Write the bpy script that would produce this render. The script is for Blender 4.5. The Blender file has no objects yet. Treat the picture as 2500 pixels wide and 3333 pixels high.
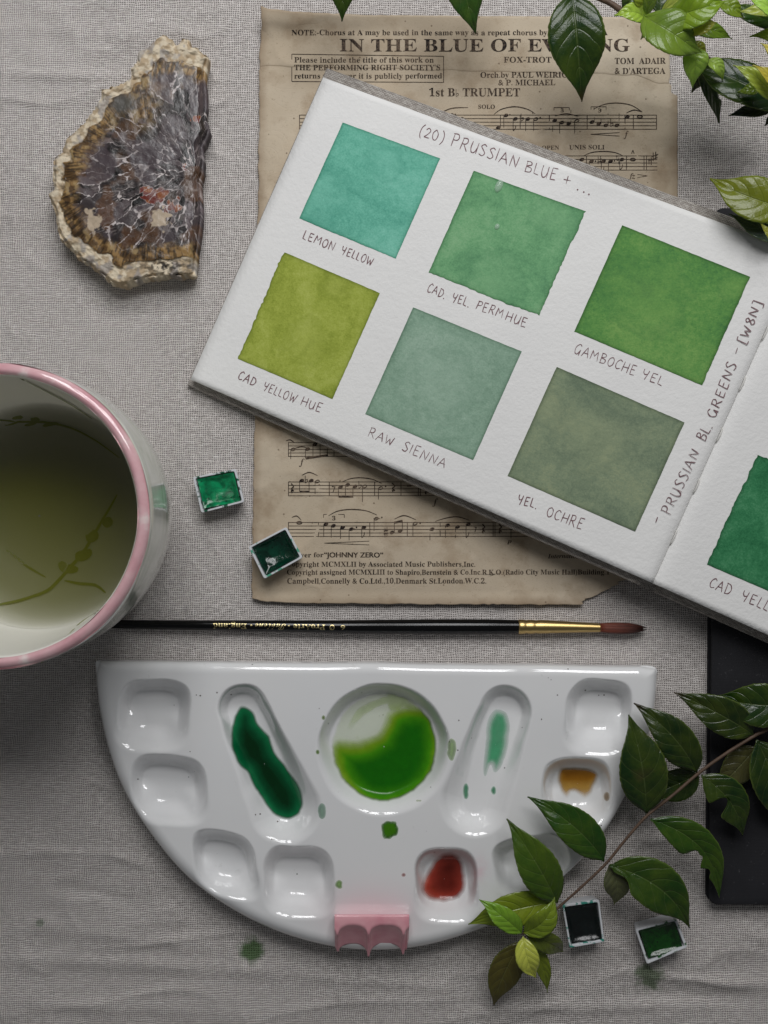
import bpy, math, random
import numpy as np
from mathutils import Vector

# ------------------------------------------------------------------ camera, light, exposure
sc = bpy.context.scene
H = 0.45            # camera height above the table (m)
S = 0.00013         # metres per photograph pixel on the table
cam = bpy.data.cameras.new('camera'); camo = bpy.data.objects.new('camera', cam)
sc.collection.objects.link(camo); sc.camera = camo
camo.location = (0, 0, H); camo.rotation_euler = (0, 0, 0)
cam.sensor_fit = 'VERTICAL'; cam.sensor_height = 36.0
cam.lens = 36.0 * H / (3333 * S); cam.clip_start = 0.01; cam.clip_end = 20

world = bpy.data.worlds.new('World'); sc.world = world; world.use_nodes = True
bg = world.node_tree.nodes['Background']
bg.inputs[0].default_value = (0.94, 0.97, 1.0, 1); bg.inputs[1].default_value = 0.082

def window_pane(x, y, z, w, h, power):
    l = bpy.data.lights.new('window_pane', 'AREA'); l.shape = 'RECTANGLE'; l.size = w; l.size_y = h
    l.energy = power; l.color = (0.985, 0.987, 0.99)
    o = bpy.data.objects.new('window_pane', l); sc.collection.objects.link(o)
    o.location = (x, y, z)
    d = Vector((0.0, 0.06, 0.0)) - Vector((0.08, 0.52, 0.63))
    o.rotation_euler = d.to_track_quat('-Z', 'Y').to_euler()
for ix in (-1, 0, 1):
    for iz in (0, 1):
        window_pane(0.08 + ix * 0.19, 0.52 - 0.185 * (iz - .5), 0.63 + 0.14 * (iz - .5), 0.145, 0.19, 0.84)

vs = sc.view_settings
vs.view_transform = 'Standard'; vs.look = 'None'; vs.exposure = 0.0; vs.gamma = 1.0; vs.use_curve_mapping = False
sc.render.engine = 'CYCLES'
sc.cycles.use_denoising = True
sc.cycles.max_bounces = 8; sc.cycles.transparent_max_bounces = 16

# ------------------------------------------------------------------ helpers
col = sc.collection
rng = np.random.default_rng(7); random.seed(7)

def lin(r, g, b):
    f = lambda c: (c / 255 / 12.92) if c / 255 <= 0.04045 else ((c / 255 + 0.055) / 1.055) ** 2.4
    return (f(r), f(g), f(b), 1.0)

def P(px, py, z=0.0):
    """photograph pixel + height above the table -> point in the room"""
    k = S * (H - z) / H
    return np.array([(px - 1250) * k, -(py - 1666.5) * k, z])

def PA(px, py, z):
    px = np.asarray(px, float); py = np.asarray(py, float); z = np.broadcast_to(np.asarray(z, float), px.shape)
    k = S * (H - z) / H
    return np.stack([(px - 1250) * k, -(py - 1666.5) * k, z], -1)

def on_plane(px, py, p0, n, off=0.0):
    """where the sight line of a pixel meets a plane, lifted off it"""
    px = np.asarray(px, float); py = np.asarray(py, float)
    c = np.array([0, 0, H]); d = np.stack([(px - 1250) * S, -(py - 1666.5) * S, np.full(px.shape, -H)], -1)
    t = ((p0 - c) @ n) / (d @ n)
    return c + d * t[..., None] + n * off

def hsh(ix, iy, s):
    h = (ix.astype(np.int64) * 374761393 + iy.astype(np.int64) * 668265263 + s * 1442695041) & 0xffffffff
    h = ((h ^ (h >> 13)) * 1274126177) & 0xffffffff
    return ((h ^ (h >> 16)) & 0xffff) / 65535.0

def vn(x, y, s=0):
    x = np.asarray(x, float); y = np.asarray(y, float)
    ix = np.floor(x); iy = np.floor(y); fx = x - ix; fy = y - iy
    fx = fx * fx * (3 - 2 * fx); fy = fy * fy * (3 - 2 * fy)
    a = hsh(ix, iy, s); b = hsh(ix + 1, iy, s); c = hsh(ix, iy + 1, s); d = hsh(ix + 1, iy + 1, s)
    return (a * (1 - fx) + b * fx) * (1 - fy) + (c * (1 - fx) + d * fx) * fy

def fbm(x, y, s=0, o=4):
    t = 0; a = 0.5; n = 0
    for i in range(o):
        t = t + a * vn(x * 2 ** i, y * 2 ** i, s + i * 17); n += a; a *= 0.5
    return t / n

def sstep(a, b, x):
    t = np.clip((x - a) / (b - a), 0, 1); return t * t * (3 - 2 * t)

def sdpoly(x, y, poly):
    """signed distance to a polygon, negative inside"""
    x = np.asarray(x, float); y = np.asarray(y, float)
    d = np.full(x.shape, 1e18); ins = np.zeros(x.shape, bool); n = len(poly)
    for i in range(n):
        ax, ay = poly[i]; bx, by = poly[(i + 1) % n]
        ex, ey = bx - ax, by - ay
        t = np.clip(((x - ax) * ex + (y - ay) * ey) / (ex * ex + ey * ey + 1e-12), 0, 1)
        d = np.minimum(d, (x - ax - t * ex) ** 2 + (y - ay - t * ey) ** 2)
        c = ((ay > y) != (by > y)) & (x < (bx - ax) * (y - ay) / (by - ay + 1e-12) + ax)
        ins ^= c
    d = np.sqrt(d); return np.where(ins, -d, d)

def catmull(pts, n=8, closed=False):
    pts = [np.array(p, float) for p in pts]; out = []; L = len(pts)
    rngi = range(L if closed else L - 1)
    for i in rngi:
        if closed: p0, p1, p2, p3 = pts[i - 1], pts[i], pts[(i + 1) % L], pts[(i + 2) % L]
        else: p0, p1, p2, p3 = pts[max(i - 1, 0)], pts[i], pts[i + 1], pts[min(i + 2, L - 1)]
        for k in range(n):
            t = k / n
            out.append(0.5 * (2 * p1 + (p2 - p0) * t + (2 * p0 - 5 * p1 + 4 * p2 - p3) * t * t + (3 * p1 - p0 - 3 * p2 + p3) * t ** 3))
    if not closed: out.append(pts[-1])
    return np.array(out)

def root_loc(o):
    v = np.zeros(3)
    while o is not None:
        v += np.array(o.location); o = o.parent
    return v

def mk(name, verts, faces, mat, parent=None, smooth=True, attrs=None, colors=None):
    v = np.asarray(verts, float)
    if parent is not None: v = v - root_loc(parent)
    me = bpy.data.meshes.new(name)
    fl = faces.tolist() if isinstance(faces, np.ndarray) else faces
    me.from_pydata(v.tolist(), [], fl); me.update()
    if smooth: me.polygons.foreach_set('use_smooth', [True] * len(me.polygons))
    if attrs:
        for k, a in attrs.items():
            at = me.attributes.new(k, 'FLOAT', 'POINT'); at.data.foreach_set('value', np.asarray(a, np.float32).ravel())
    if colors is not None:
        at = me.attributes.new('tint', 'FLOAT_COLOR', 'POINT')
        c = np.ones((len(v), 4), np.float32); c[:, :colors.shape[1]] = colors
        at.data.foreach_set('color', c.ravel())
    me.materials.append(mat)
    o = bpy.data.objects.new(name, me); col.objects.link(o)
    if parent is not None: o.parent = parent
    return o

def tag(o, label, cat=None, group=None, kind=None):
    if label: o['label'] = label
    if cat: o['category'] = cat
    if group: o['group'] = group
    if kind: o['kind'] = kind
    return o

def thing(name, label, cat, loc, group=None):
    o = bpy.data.objects.new(name, None); col.objects.link(o); o.location = tuple(loc)
    o.empty_display_size = 0.01
    return tag(o, label, cat, group)

def gridfaces(nr, nc, wrap=False):
    r = np.arange(nr - 1)[:, None]; c = np.arange(nc if wrap else nc - 1)[None, :]
    a = r * nc + c; b = r * nc + (c + 1) % nc
    return np.stack([a, b, b + nc, a + nc], -1).reshape(-1, 4)

def tube(pts, rad, n=10, caps=True):
    pts = np.asarray(pts, float); L = len(pts); rad = np.broadcast_to(rad, (L,))
    T = np.gradient(pts, axis=0); T /= np.linalg.norm(T, axis=1)[:, None] + 1e-12
    up = np.array([0, 0, 1.0])
    V = []
    for i in range(L):
        a = np.cross(T[i], up)
        if np.linalg.norm(a) < 1e-3: a = np.cross(T[i], [1.0, 0, 0])
        a /= np.linalg.norm(a); b = np.cross(a, T[i])
        th = np.arange(n) * 2 * np.pi / n
        V.append(pts[i] + rad[i] * (np.cos(th)[:, None] * a + np.sin(th)[:, None] * b))
    V = np.concatenate(V); F = gridfaces(L, n, True)[:, ::-1].tolist()
    if caps: F += [list(range(n)), list(range((L - 1) * n, L * n))[::-1]]
    return V, F

def ribbon2d(poly, w):
    """flat ribbon along a 2-D polyline -> verts(2D), faces; w scalar or per point"""
    p = np.asarray(poly, float); T = np.gradient(p, axis=0); T /= np.linalg.norm(T, axis=1)[:, None] + 1e-9
    Nn = np.stack([-T[:, 1], T[:, 0]], -1); w = np.broadcast_to(w, (len(p),))[:, None] / 2
    V = np.concatenate([p + Nn * w, p - Nn * w]); n = len(p)
    F = [[i, i + 1, n + i + 1, n + i] for i in range(n - 1)]
    return V, F

class Acc:
    def __init__(s): s.v = []; s.f = []; s.n = 0
    def add(s, V, F):
        V = np.asarray(V, float); s.v.append(V); s.f += [[i + s.n for i in f] for f in F]; s.n += len(V)
    @property
    def V(s): return np.concatenate(s.v)

class Mat:
    def __init__(s, name, **pr):
        s.m = bpy.data.materials.new(name); s.m.use_nodes = True; s.nt = s.m.node_tree
        s.b = s.nt.nodes['Principled BSDF']; s.out = s.nt.nodes['Material Output']
        for k, v in pr.items(): s.set(s.b, k.replace('_', ' '), v)
    def set(s, node, k, v):
        i = node.inputs[k]
        if isinstance(v, bpy.types.NodeSocket): s.nt.links.new(v, i)
        else: i.default_value = v
    def n(s, t, _p=None, **kw):
        nd = s.nt.nodes.new('ShaderNode' + t)
        for k, v in (_p or {}).items(): setattr(nd, k, v)
        for k, v in kw.items(): s.set(nd, k.replace('_', ' '), v)
        return nd
    def math(s, op, a, b=None, c=None, clamp=False):
        nd = s.nt.nodes.new('ShaderNodeMath'); nd.operation = op; nd.use_clamp = clamp
        for i, v in enumerate((a, b, c)):
            if v is None: continue
            if isinstance(v, bpy.types.NodeSocket): s.nt.links.new(v, nd.inputs[i])
            else: nd.inputs[i].default_value = v
        return nd.outputs[0]
    def mix(s, f, a, b, mode='MIX'):
        nd = s.nt.nodes.new('ShaderNodeMix'); nd.data_type = 'RGBA'; nd.blend_type = mode
        for i, v in ((0, f), (6, a), (7, b)):
            if isinstance(v, bpy.types.NodeSocket): s.nt.links.new(v, nd.inputs[i])
            else: nd.inputs[i].default_value = v
        return nd.outputs[2]
    def ramp(s, f, stops, interp='LINEAR'):
        nd = s.nt.nodes.new('ShaderNodeValToRGB'); cr = nd.color_ramp; cr.interpolation = interp
        while len(cr.elements) < len(stops): cr.elements.new(0.5)
        for e, (p, c) in zip(cr.elements, stops):
            e.position = p; e.color = c if len(c) == 4 else (*c, 1)
        s.nt.links.new(f, nd.inputs[0]); return nd.outputs[0]
    def obj(s): return s.n('TexCoord').outputs['Object']
    def pos(s): return s.n('NewGeometry').outputs['Position']
    def noise(s, vec, scale, detail=4, rough=.55, dist=0):
        return s.n('TexNoise', Vector=vec, Scale=scale, Detail=detail, Roughness=rough, Distortion=dist).outputs['Fac']
    def mapping(s, vec, scale=(1, 1, 1), rot=(0, 0, 0), loc=(0, 0, 0)):
        return s.n('Mapping', Vector=vec, Scale=scale, Rotation=rot, Location=loc).outputs[0]
    def attr(s, name, o='Fac'): return s.n('Attribute', {'attribute_name': name}).outputs[o]
    def bump(s, h, strength=.5, dist=.0003, normal=None):
        nd = s.n('Bump', Height=h, Strength=strength, Distance=dist)
        if normal is not None: s.nt.links.new(normal, nd.inputs['Normal'])
        return nd.outputs[0]
    def base(s, c): s.set(s.b, 'Base Color', c)
    def normal(s, v): s.set(s.b, 'Normal', v)

def G(v): return (v, v, v, 1)

def weave(m, vec, pitch, wob=.35):
    """plain weave: returns thread height and the thread-gap mask"""
    w1 = m.n('TexNoise', Vector=vec, Scale=260.0 * .0011 / pitch, Detail=2.0).outputs['Color']
    off = m.n('VectorMath', {'operation': 'SUBTRACT'}); m.nt.links.new(w1, off.inputs[0]); off.inputs[1].default_value = (.5, .5, .5)
    sc_ = m.n('VectorMath', {'operation': 'SCALE'}); m.nt.links.new(off.outputs[0], sc_.inputs[0]); sc_.inputs['Scale'].default_value = pitch * wob * 4
    ad = m.n('VectorMath', {'operation': 'ADD'}); m.nt.links.new(vec, ad.inputs[0]); m.nt.links.new(sc_.outputs[0], ad.inputs[1])
    sp = m.n('SeparateXYZ'); m.nt.links.new(ad.outputs[0], sp.inputs[0])
    k = math.pi / pitch
    sx = m.math('SINE', m.math('MULTIPLY', sp.outputs[0], k)); sy = m.math('SINE', m.math('MULTIPLY', sp.outputs[1], k))
    pr = m.math('MULTIPLY', sx, sy)
    ov = m.math('MULTIPLY_ADD', pr, .5, .5)
    ax = m.math('ABSOLUTE', sx); ay = m.math('ABSOLUTE', sy)
    h1 = m.math('MULTIPLY', ax, m.math('MULTIPLY_ADD', ov, .55, .45))
    h2 = m.math('MULTIPLY', ay, m.math('MULTIPLY_ADD', ov, -.55, 1.0))
    return m.math('MAXIMUM', h1, h2), m.math('MAXIMUM', ax, ay), ad.outputs[0]
# ------------------------------------------------------------------ table linen (the surface)
mcl = Mat('table_linen', Roughness=.95, Specular_IOR_Level=.1)
v = mcl.pos()
h, gap, wv = weave(mcl, v, .00092, .34)
slx = mcl.noise(mcl.mapping(v, (330, 1000, 1)), 1.0, 3)
sly = mcl.noise(mcl.mapping(v, (1000, 420, 1)), 1.0, 3)
th = mcl.math('ADD', mcl.math('MULTIPLY', slx, .65), mcl.math('MULTIPLY', sly, .35))
thread = mcl.ramp(th, [(.32, lin(186, 180, 176)), (.5, lin(219, 213, 209)), (.68, lin(248, 243, 239))])
mott = mcl.noise(v, 14, 4)
thread = mcl.mix(mcl.math('MULTIPLY', mott, .25), thread, lin(200, 190, 188), 'MULTIPLY')
gm = mcl.ramp(gap, [(.42, G(0)), (.72, G(1))])
cc = mcl.mix(gm, lin(82, 74, 71), thread)
hm = mcl.ramp(h, [(.2, G(.62)), (.9, G(1))])
cc = mcl.mix(1.0, cc, hm, 'MULTIPLY')
def stain(c, px, py, r, colr, amt, sx=1.0, rough=.5):
    p0 = P(px, py)
    sp = mcl.n('SeparateXYZ', Vector=v)
    dx = mcl.math('MULTIPLY', mcl.math('SUBTRACT', sp.outputs[0], float(p0[0])), sx); dy = mcl.math('SUBTRACT', sp.outputs[1], float(p0[1]))
    d = mcl.math('SQRT', mcl.math('ADD', mcl.math('MULTIPLY', dx, dx), mcl.math('MULTIPLY', dy, dy)))
    d = mcl.math('ADD', mcl.math('DIVIDE', d, r), mcl.math('MULTIPLY_ADD', mcl.noise(v, 260, 3), rough * 2, -rough))
    f = mcl.ramp(d, [(.5, G(amt)), (1.05, G(0))])
    return mcl.mix(f, c, colr, 'MULTIPLY')
cc = stain(cc, 820, 3095, .0064, lin(95, 140, 80), .9, rough=.5)
cc = stain(cc, 2112, 3178, .0078, lin(120, 150, 110), .8, sx=1.15, rough=.7)
cc = stain(cc, 130, 3003, .0022, lin(120, 150, 115), .6)
mcl.base(cc)
mcl.normal(mcl.bump(mcl.math('ADD', h, mcl.math('MULTIPLY', th, .5)), .8, .00035))

def cloth_z(px, py):
    rid = lambda q: (1 - np.abs(2 * q - 1)) ** 5
    z = 0.0022 * (fbm(px / 520, py / 380, 3, 3) - .5) + 0.0007 * (fbm(px / 160 + 9, py / 60, 11, 3) - .5)
    z = z + .0011 * rid(fbm(px / 330 + 2, py / 210, 23, 2)) * sstep(1400, 500, py) + .0007 * rid(fbm(px / 520, py / 130 + .15 * px / 130, 27, 2)) * sstep(2300, 2900, py)
    z = z + .0006 * rid(fbm(px / 150 + 7, py / 190, 33, 2))
    def crease(x0, y0, x1, y1, wd, amp):
        ex, ey = x1 - x0, y1 - y0; L = math.hypot(ex, ey)
        t = np.clip(((px - x0) * ex + (py - y0) * ey) / L ** 2, 0, 1)
        d = np.hypot(px - x0 - t * ex, py - y0 - t * ey) + 14 * (vn(px / 60, py / 60, 5) - .5)
        return 1.5 * amp * np.exp(-(d / wd) ** 2) * np.sin(np.pi * np.clip(t, .03, .97)) ** .5
    for a in ((0, 245, 430, 250, 16, .0007), (430, 250, 820, 262, 12, .0004), (0, 90, 700, 130, 30, .0005), (120, 20, 130, 700, 26, .0004),
              (0, 520, 330, 640, 30, .0004), (0, 2780, 340, 2775, 18, .0007), (340, 2775, 520, 2830, 16, .0004), (60, 3010, 760, 3090, 30, .0006),
              (0, 3120, 900, 3160, 26, .0006), (900, 3170, 1500, 3215, 24, .0005), (2030, 3160, 2500, 3215, 18, .0009), (2080, 3230, 2500, 3260, 22, -.0006),
              (1500, 3290, 2300, 3270, 22, .0006), (2400, 3000, 2520, 3080, 22, .0005), (0, 3260, 700, 3290, 26, .0005), (180, 2880, 420, 2930, 20, -.0005),
              (560, 1000, 620, 2000, 40, .0003), (2250, 430, 2480, 620, 24, .0005), (2260, 640, 2480, 520, 16, -.0004)):
        z = z + crease(*a)
    cover = np.minimum(sdpoly(px, py, [(800, 10), (2230, 10), (2230, 1990), (800, 1990)]), sdpoly(px, py, [(2290, 640), (3400, 640), (3400, 2980), (2290, 2980)]))
    cover = np.minimum(cover, np.hypot(px - 224, py - 1676) - 330)
    cover = np.minimum(cover, sdpoly(px, py, [(330, 2160), (2100, 2170), (1900, 2800), (1250, 3060), (600, 2800)]))
    k = sstep(0, 90, cover)
    return np.minimum(z * k, .0018 * k + .0002) - .0003

n = 760
gx = np.concatenate([np.linspace(-3200, -200, 30)[:-1], np.linspace(-200, 2700, n - 58), np.linspace(2700, 5700, 30)[1:]])
gy = np.concatenate([np.linspace(-2800, -150, 30)[:-1], np.linspace(-150, 3480, n - 58), np.linspace(3480, 6100, 30)[1:]])
X, Y = np.meshgrid(gx, gy)
Z = cloth_z(X, Y)
V = np.stack([(X - 1250) * S, -(Y - 1666.5) * S, Z], -1).reshape(-1, 3)
tc = mk('tablecloth', V, gridfaces(n, n)[:, ::-1], mcl.m)
tag(tc, 'grey-beige woven linen tablecloth under everything', kind='structure')

# ------------------------------------------------------------------ black notebook under the sketchbook
mbk = Mat('black_bookcloth', Roughness=.75, Specular_IOR_Level=.25)
v = mbk.obj(); h, gap, _ = weave(mbk, v, .0006, .2)
mbk.base(mbk.mix(mbk.ramp(mbk.noise(v, 420, 5, .7), [(.62, G(0)), (.72, G(.6))]), mbk.mix(mbk.noise(v, 60, 4), lin(24, 24, 27), lin(46, 46, 50)), lin(88, 88, 90))); mbk.normal(mbk.bump(h, .5, .0001))
mpe = Mat('notebook_page_edges', Roughness=.9); mpe.base(lin(150, 140, 125))
NBT = 0.0062
nb = thing('notebook', 'black cloth-covered notebook lying under the open sketchbook at the right edge', 'notebook', P(2900, 1800, 0))
def slab(poly, z0, z1, bev):
    """rounded slab from a world-XY polygon"""
    poly = np.asarray(poly, float); c = poly.mean(0); rows = []
    d = poly - c; L = np.linalg.norm(d, axis=1)[:, None]
    def ring(inset, z): return np.column_stack([poly - d / L * inset, np.full(len(poly), z)])
    rows = [ring(bev, z0), ring(0, z0 + bev * .8), ring(0, z1 - bev * .8), ring(bev * .3, z1 - bev * .3), ring(bev, z1)]
    n = len(poly); V = np.concatenate(rows); F = gridfaces(5, n, True).tolist()
    F += [list(range(n))[::-1], list(range(4 * n, 5 * n))]
    return V, F
def rrect(corners, r, k=6):
    out = []; n = len(corners)
    for i in range(n):
        p = np.array(corners[i], float); a = np.array(corners[i - 1], float); b = np.array(corners[(i + 1) % n], float)
        ua = (a - p) / np.linalg.norm(a - p); ub = (b - p) / np.linalg.norm(b - p)
        s, e = p + ua * r, p + ub * r
        for t in np.linspace(0, 1, k): out.append((1 - t) ** 2 * s + 2 * t * (1 - t) * p + t * t * e)
    return np.array(out)
cs = [P(2328, 676, NBT)[:2], P(2309, 2946, NBT)[:2], P(3500, 2950, NBT)[:2], P(3500, 676, NBT)[:2]]
V, F = slab(rrect(cs, .004), NBT - .0016, NBT, .0008); mk('front_cover', V, F, mbk.m, nb)
V, F = slab(rrect(cs, .004), -.0002, .0014, .0006); mk('back_cover', V, F, mbk.m, nb)
inn = [np.array(c) + np.sign(np.mean(cs, 0) - c) * .0022 for c in cs]
V, F = slab(rrect(inn, .003), .0012, NBT - .0014, .0002); mk('page_block', V, F, mbk.m, nb)
# ------------------------------------------------------------------ old sheet of music
msh = Mat('aged_paper', Roughness=.92, Specular_IOR_Level=.15)
v = msh.pos()
b1 = msh.ramp(msh.noise(v, 16, 5, .6), [(.3, lin(174, 159, 138)), (.5, lin(197, 182, 160)), (.7, lin(212, 199, 179))])
fib = msh.noise(msh.mapping(v, (900, 1500, 1), (0, 0, .4)), 1.0, 4, .65, 1.5)
b1 = msh.mix(msh.ramp(fib, [(.58, G(0)), (.74, G(.55))]), b1, lin(118, 96, 72))
blot = msh.noise(v, 48, 5, .62)
b1 = msh.mix(msh.ramp(blot, [(.52, G(0)), (.74, G(.62))]), b1, lin(130, 104, 76))
crk_ = msh.math('ABSOLUTE', msh.math('SUBTRACT', msh.noise(v, 26, 3, .5, 2.2), .5))
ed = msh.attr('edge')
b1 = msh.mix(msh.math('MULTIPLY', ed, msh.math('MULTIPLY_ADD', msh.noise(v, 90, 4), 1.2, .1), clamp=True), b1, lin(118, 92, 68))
spk = msh.n('TexVoronoi', Vector=v, Scale=170.0).outputs['Distance']
b1 = msh.mix(msh.ramp(spk, [(.05, G(.7)), (.075, G(0))]), b1, lin(84, 66, 50))
big = msh.noise(v, 7.5, 3, .6)
b1 = msh.mix(msh.ramp(big, [(.45, G(0)), (.66, G(.4))]), b1, lin(156, 136, 112))
msh.base(b1)
crk = msh.noise(v, 130, 6, .65, .8); crk2 = msh.math('ABSOLUTE', msh.math('SUBTRACT', msh.noise(v, 26, 3, .5, 2.2), .5))
hh = msh.math('ADD', msh.math('MULTIPLY', crk, .6), msh.ramp(crk2, [(0, G(0)), (.010, G(.25))]))
msh.normal(msh.bump(hh, .45, .0003))
mink = Mat('printing_ink', Roughness=.8, Specular_IOR_Level=.2)
mink.base(mink.mix(mink.ramp(mink.math('ADD', mink.math('MULTIPLY', mink.noise(mink.pos(), 1100, 3), .6), mink.math('MULTIPLY', mink.noise(mink.pos(), 70, 3), .4)), [(.42, G(0)), (.62, G(.75))]), lin(28, 23, 22), lin(120, 102, 86)))

def tear_y(px): return 214 + (px - 846) * .024 + 6 * (vn(px / 35, 0.0, 4) - .5) + 26 * sstep(2060, 2160, px)
def sheet_z(px, py):
    px = np.asarray(px, float); py = np.asarray(py, float)
    z = .0005 + .0012 * (fbm(px / 420, py / 420, 21, 2)) * sstep(0, 120, py) + .0005 * (1 - np.abs(2 * fbm(px / 240 + 3, py / 150, 25, 2) - 1)) ** 6
    z = z + .0045 * sstep(140, 20, py) * sstep(1500, 860, px) + .0012 * sstep(110, 40, py)
    z = z + .00022 * sstep(2.0, -2.0, py - tear_y(px)) * sstep(260, -40, tear_y(px) - py)
    z = z + .0016 * sstep(1920, 1972, py) * (.3 + .7 * vn(px / 180, 3.0, 8))
    return z
sm = thing('sheet_music', 'old browned sheet of printed trumpet music lying under the open sketchbook', 'sheet music', P(1500, 1000, 0))
xs = np.linspace(0, 1, 240)
rows = []
def lft(y): return np.interp(y, [20, 215, 650, 1350, 1960], [851, 844, 840, 829, 819]) + 5 * (vn(y / 26, 1.0, 31) - .5) + 3 * (vn(y / 7, 1.0, 33) - .5)
def rgt(y):
    r = np.where(y < 246, 2176 + 12 * vn(y / 14, 2.0, 7), 2206 + 3 * (vn(y / 9, 2.0, 8) - .5))
    t = np.interp(y, [1860, 1885, 1905, 1930, 1945, 1972], [2206, 2030, 1985, 1945, 1900, 1880]) + 46 * (fbm(y / 13, y * 0, 9, 3) - .5)
    return np.where(y > 1862, t, r)
vv = np.concatenate([np.linspace(0, .0965, 26), np.linspace(.0985, .1045, 12), np.linspace(.107, .93, 230), np.linspace(.934, 1, 40)])
PX = np.zeros((len(vv), len(xs))); PY = PX.copy()
for i, t in enumerate(vv):
    ya = 24 + t * 1942
    l, r = float(lft(np.array(ya))), float(rgt(np.array(ya)))
    px = l + (r - l) * xs
    top = np.interp(px, [850, 870, 960, 1200, 1700, 2210], [18, 27, 38, 49, 53, 56]) + 2 * (vn(px / 11, 0.0, 2) - .5)
    bot = np.interp(px, [820, 850, 1000, 1200, 1500, 1880, 2210], [1945, 1958, 1963, 1965, 1967, 1969, 1969]) + 4 * (vn(px / 15, 0.0, 6) - .5)
    ty = tear_y(px); tt = (215 - 24) / 1942.
    py = np.where(t < tt, top + (ty - top) * t / tt, ty + (bot - ty) * (t - tt) / (1 - tt))
    PX[i] = px; PY[i] = py
ZZ = sheet_z(PX, PY)
top = PA(PX, PY, ZZ).reshape(-1, 3); nr, nc = PX.shape
V = np.concatenate([top, top - [0, 0, .0003]])
F = gridfaces(nr, nc)[:, ::-1]; F2 = gridfaces(nr, nc) + nr * nc
per = list(range(nc)) + [i * nc + nc - 1 for i in range(1, nr)] + [(nr - 1) * nc + j for j in range(nc - 2, -1, -1)] + [i * nc for i in range(nr - 2, 0, -1)]
side = [[per[i], per[(i + 1) % len(per)], per[(i + 1) % len(per)] + nr * nc, per[i] + nr * nc] for i in range(len(per))]
ej = np.minimum(np.minimum(PX - lft(PY), 2206 - PX), np.minimum(PY - 24, np.abs(PY - tear_y(PX)) * 22)); ej = np.minimum(ej, 1968 - PY)  # browned sheet edges, plus a thin shadow line painted dark along the tear
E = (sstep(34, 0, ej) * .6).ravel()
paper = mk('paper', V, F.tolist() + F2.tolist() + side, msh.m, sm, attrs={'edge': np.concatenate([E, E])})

def U(s, up, lo, dg):
    o = ''
    for ch in s:
        if 'A' <= ch <= 'Z': o += chr(up + ord(ch) - 65)
        elif 'a' <= ch <= 'z': o += chr(lo + ord(ch) - 97)
        elif '0' <= ch <= '9' and dg: o += chr(dg + ord(ch) - 48)
        else: o += ch
    return o
STY = {'serif': lambda s: U(s, 0x1D400, 0x1D41A, 0x1D7CE), 'ital': lambda s: U(s, 0x1D468, 0x1D482, 0x1D7CE),
       'script': lambda s: U(s, 0x1D4D0, 0x1D4EA, 0), 'sans': lambda s: s}
_cap = {}
def font_mesh(s, style, res=3):
    c = bpy.data.curves.new('t', 'FONT'); c.body = STY[style](s); c.size = 1; c.resolution_u = res
    o = bpy.data.objects.new('t', c); col.objects.link(o); bpy.context.view_layer.update()
    e = o.evaluated_get(bpy.context.evaluated_depsgraph_get()); me = e.to_mesh()
    V = np.array([v.co[:] for v in me.vertices]).reshape(-1, 3)[:, :2]; F = [list(p.vertices) for p in me.polygons]
    e.to_mesh_clear(); bpy.data.objects.remove(o); bpy.data.curves.remove(c)
    return V, F
def caph(style):
    if style not in _cap: _cap[style] = font_mesh('H', style)[0][:, 1].max()
    return _cap[style]
def sheet_text(s, x0, x1, yb, cap, style='serif', y1=None, name='printed_line'):
    V, F = font_mesh(s, style); k = (x1 - x0) / (V[:, 0].max() - V[:, 0].min()); m0 = V[:, 0].min()
    px = x0 + (V[:, 0] - m0) * k; yb2 = yb if y1 is None else y1
    py = yb + (yb2 - yb) * (px - x0) / (x1 - x0) - V[:, 1] * cap / caph(style)
    py = py + 1.2 * (vn(px / 40, 0.0, int(yb)) - .5)
    mk(name, PA(px, py, sheet_z(px, py) + .00014), F, mink.m, paper, smooth=False)
for a in (('NOTE:-Chorus at A may be used in the same way as a repeat chorus by going to letter A', 949, 1978, 114, 17),
          ('IN THE BLUE OF EVENING', 1106, 2050, 167, 40), ('Please include the title of this work on', 958, 1412, 203, 17),
          ("THE PERFORMING RIGHT SOCIETY'S", 958, 1433, 228, 17), ('returns whenever it is publicly performed', 958, 1439, 255, 17),
          ('FOX-TROT', 1640, 1795, 203, 18), ('Orch.by PAUL WEIRICK', 1564, 1868, 252, 18), ('& P. MICHAEL', 1622, 1808, 277, 18),
          ('TOM  ADAIR', 2001, 2167, 207, 19), ("& D'ARTEGA", 2001, 2166, 240, 19), ('1st B\u266d TRUMPET', 1397, 1693, 313, 26),
          ('SOLO', 1557, 1611, 354, 13), ('OPEN', 1764, 1820, 487, 13), ('UNIS SOLI', 1853, 1968, 486, 14),
          ('Cover for', 948, 1053, 1813, 15), ('Copyright MCMXLII by Associated Music Publishers,Inc.', 934, 1547, 1844, 16),
          ('Copyright assigned MCMXLIII to Shapiro,Bernstein & Co.Inc.R.K.O.(Radio City Music Hall)Building.1', 934, 1984, 1870, 16),
          ('Campbell,Connelly & Co.Ltd.,10,Denmark St.London.W.C.2.', 935, 1583, 1899, 17)):
    sheet_text(*a)
sheet_text('\u201cJOHNNY ZERO\u201d', 1055, 1246, 1814, 16, 'sans'); sheet_text('International', 1783, 1906, 1817, 14, 'ital')
sheet_text('\u201cJOHNNY ZERO\u201d', 1056.6, 1247.6, 1814, 16, 'sans')

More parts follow.
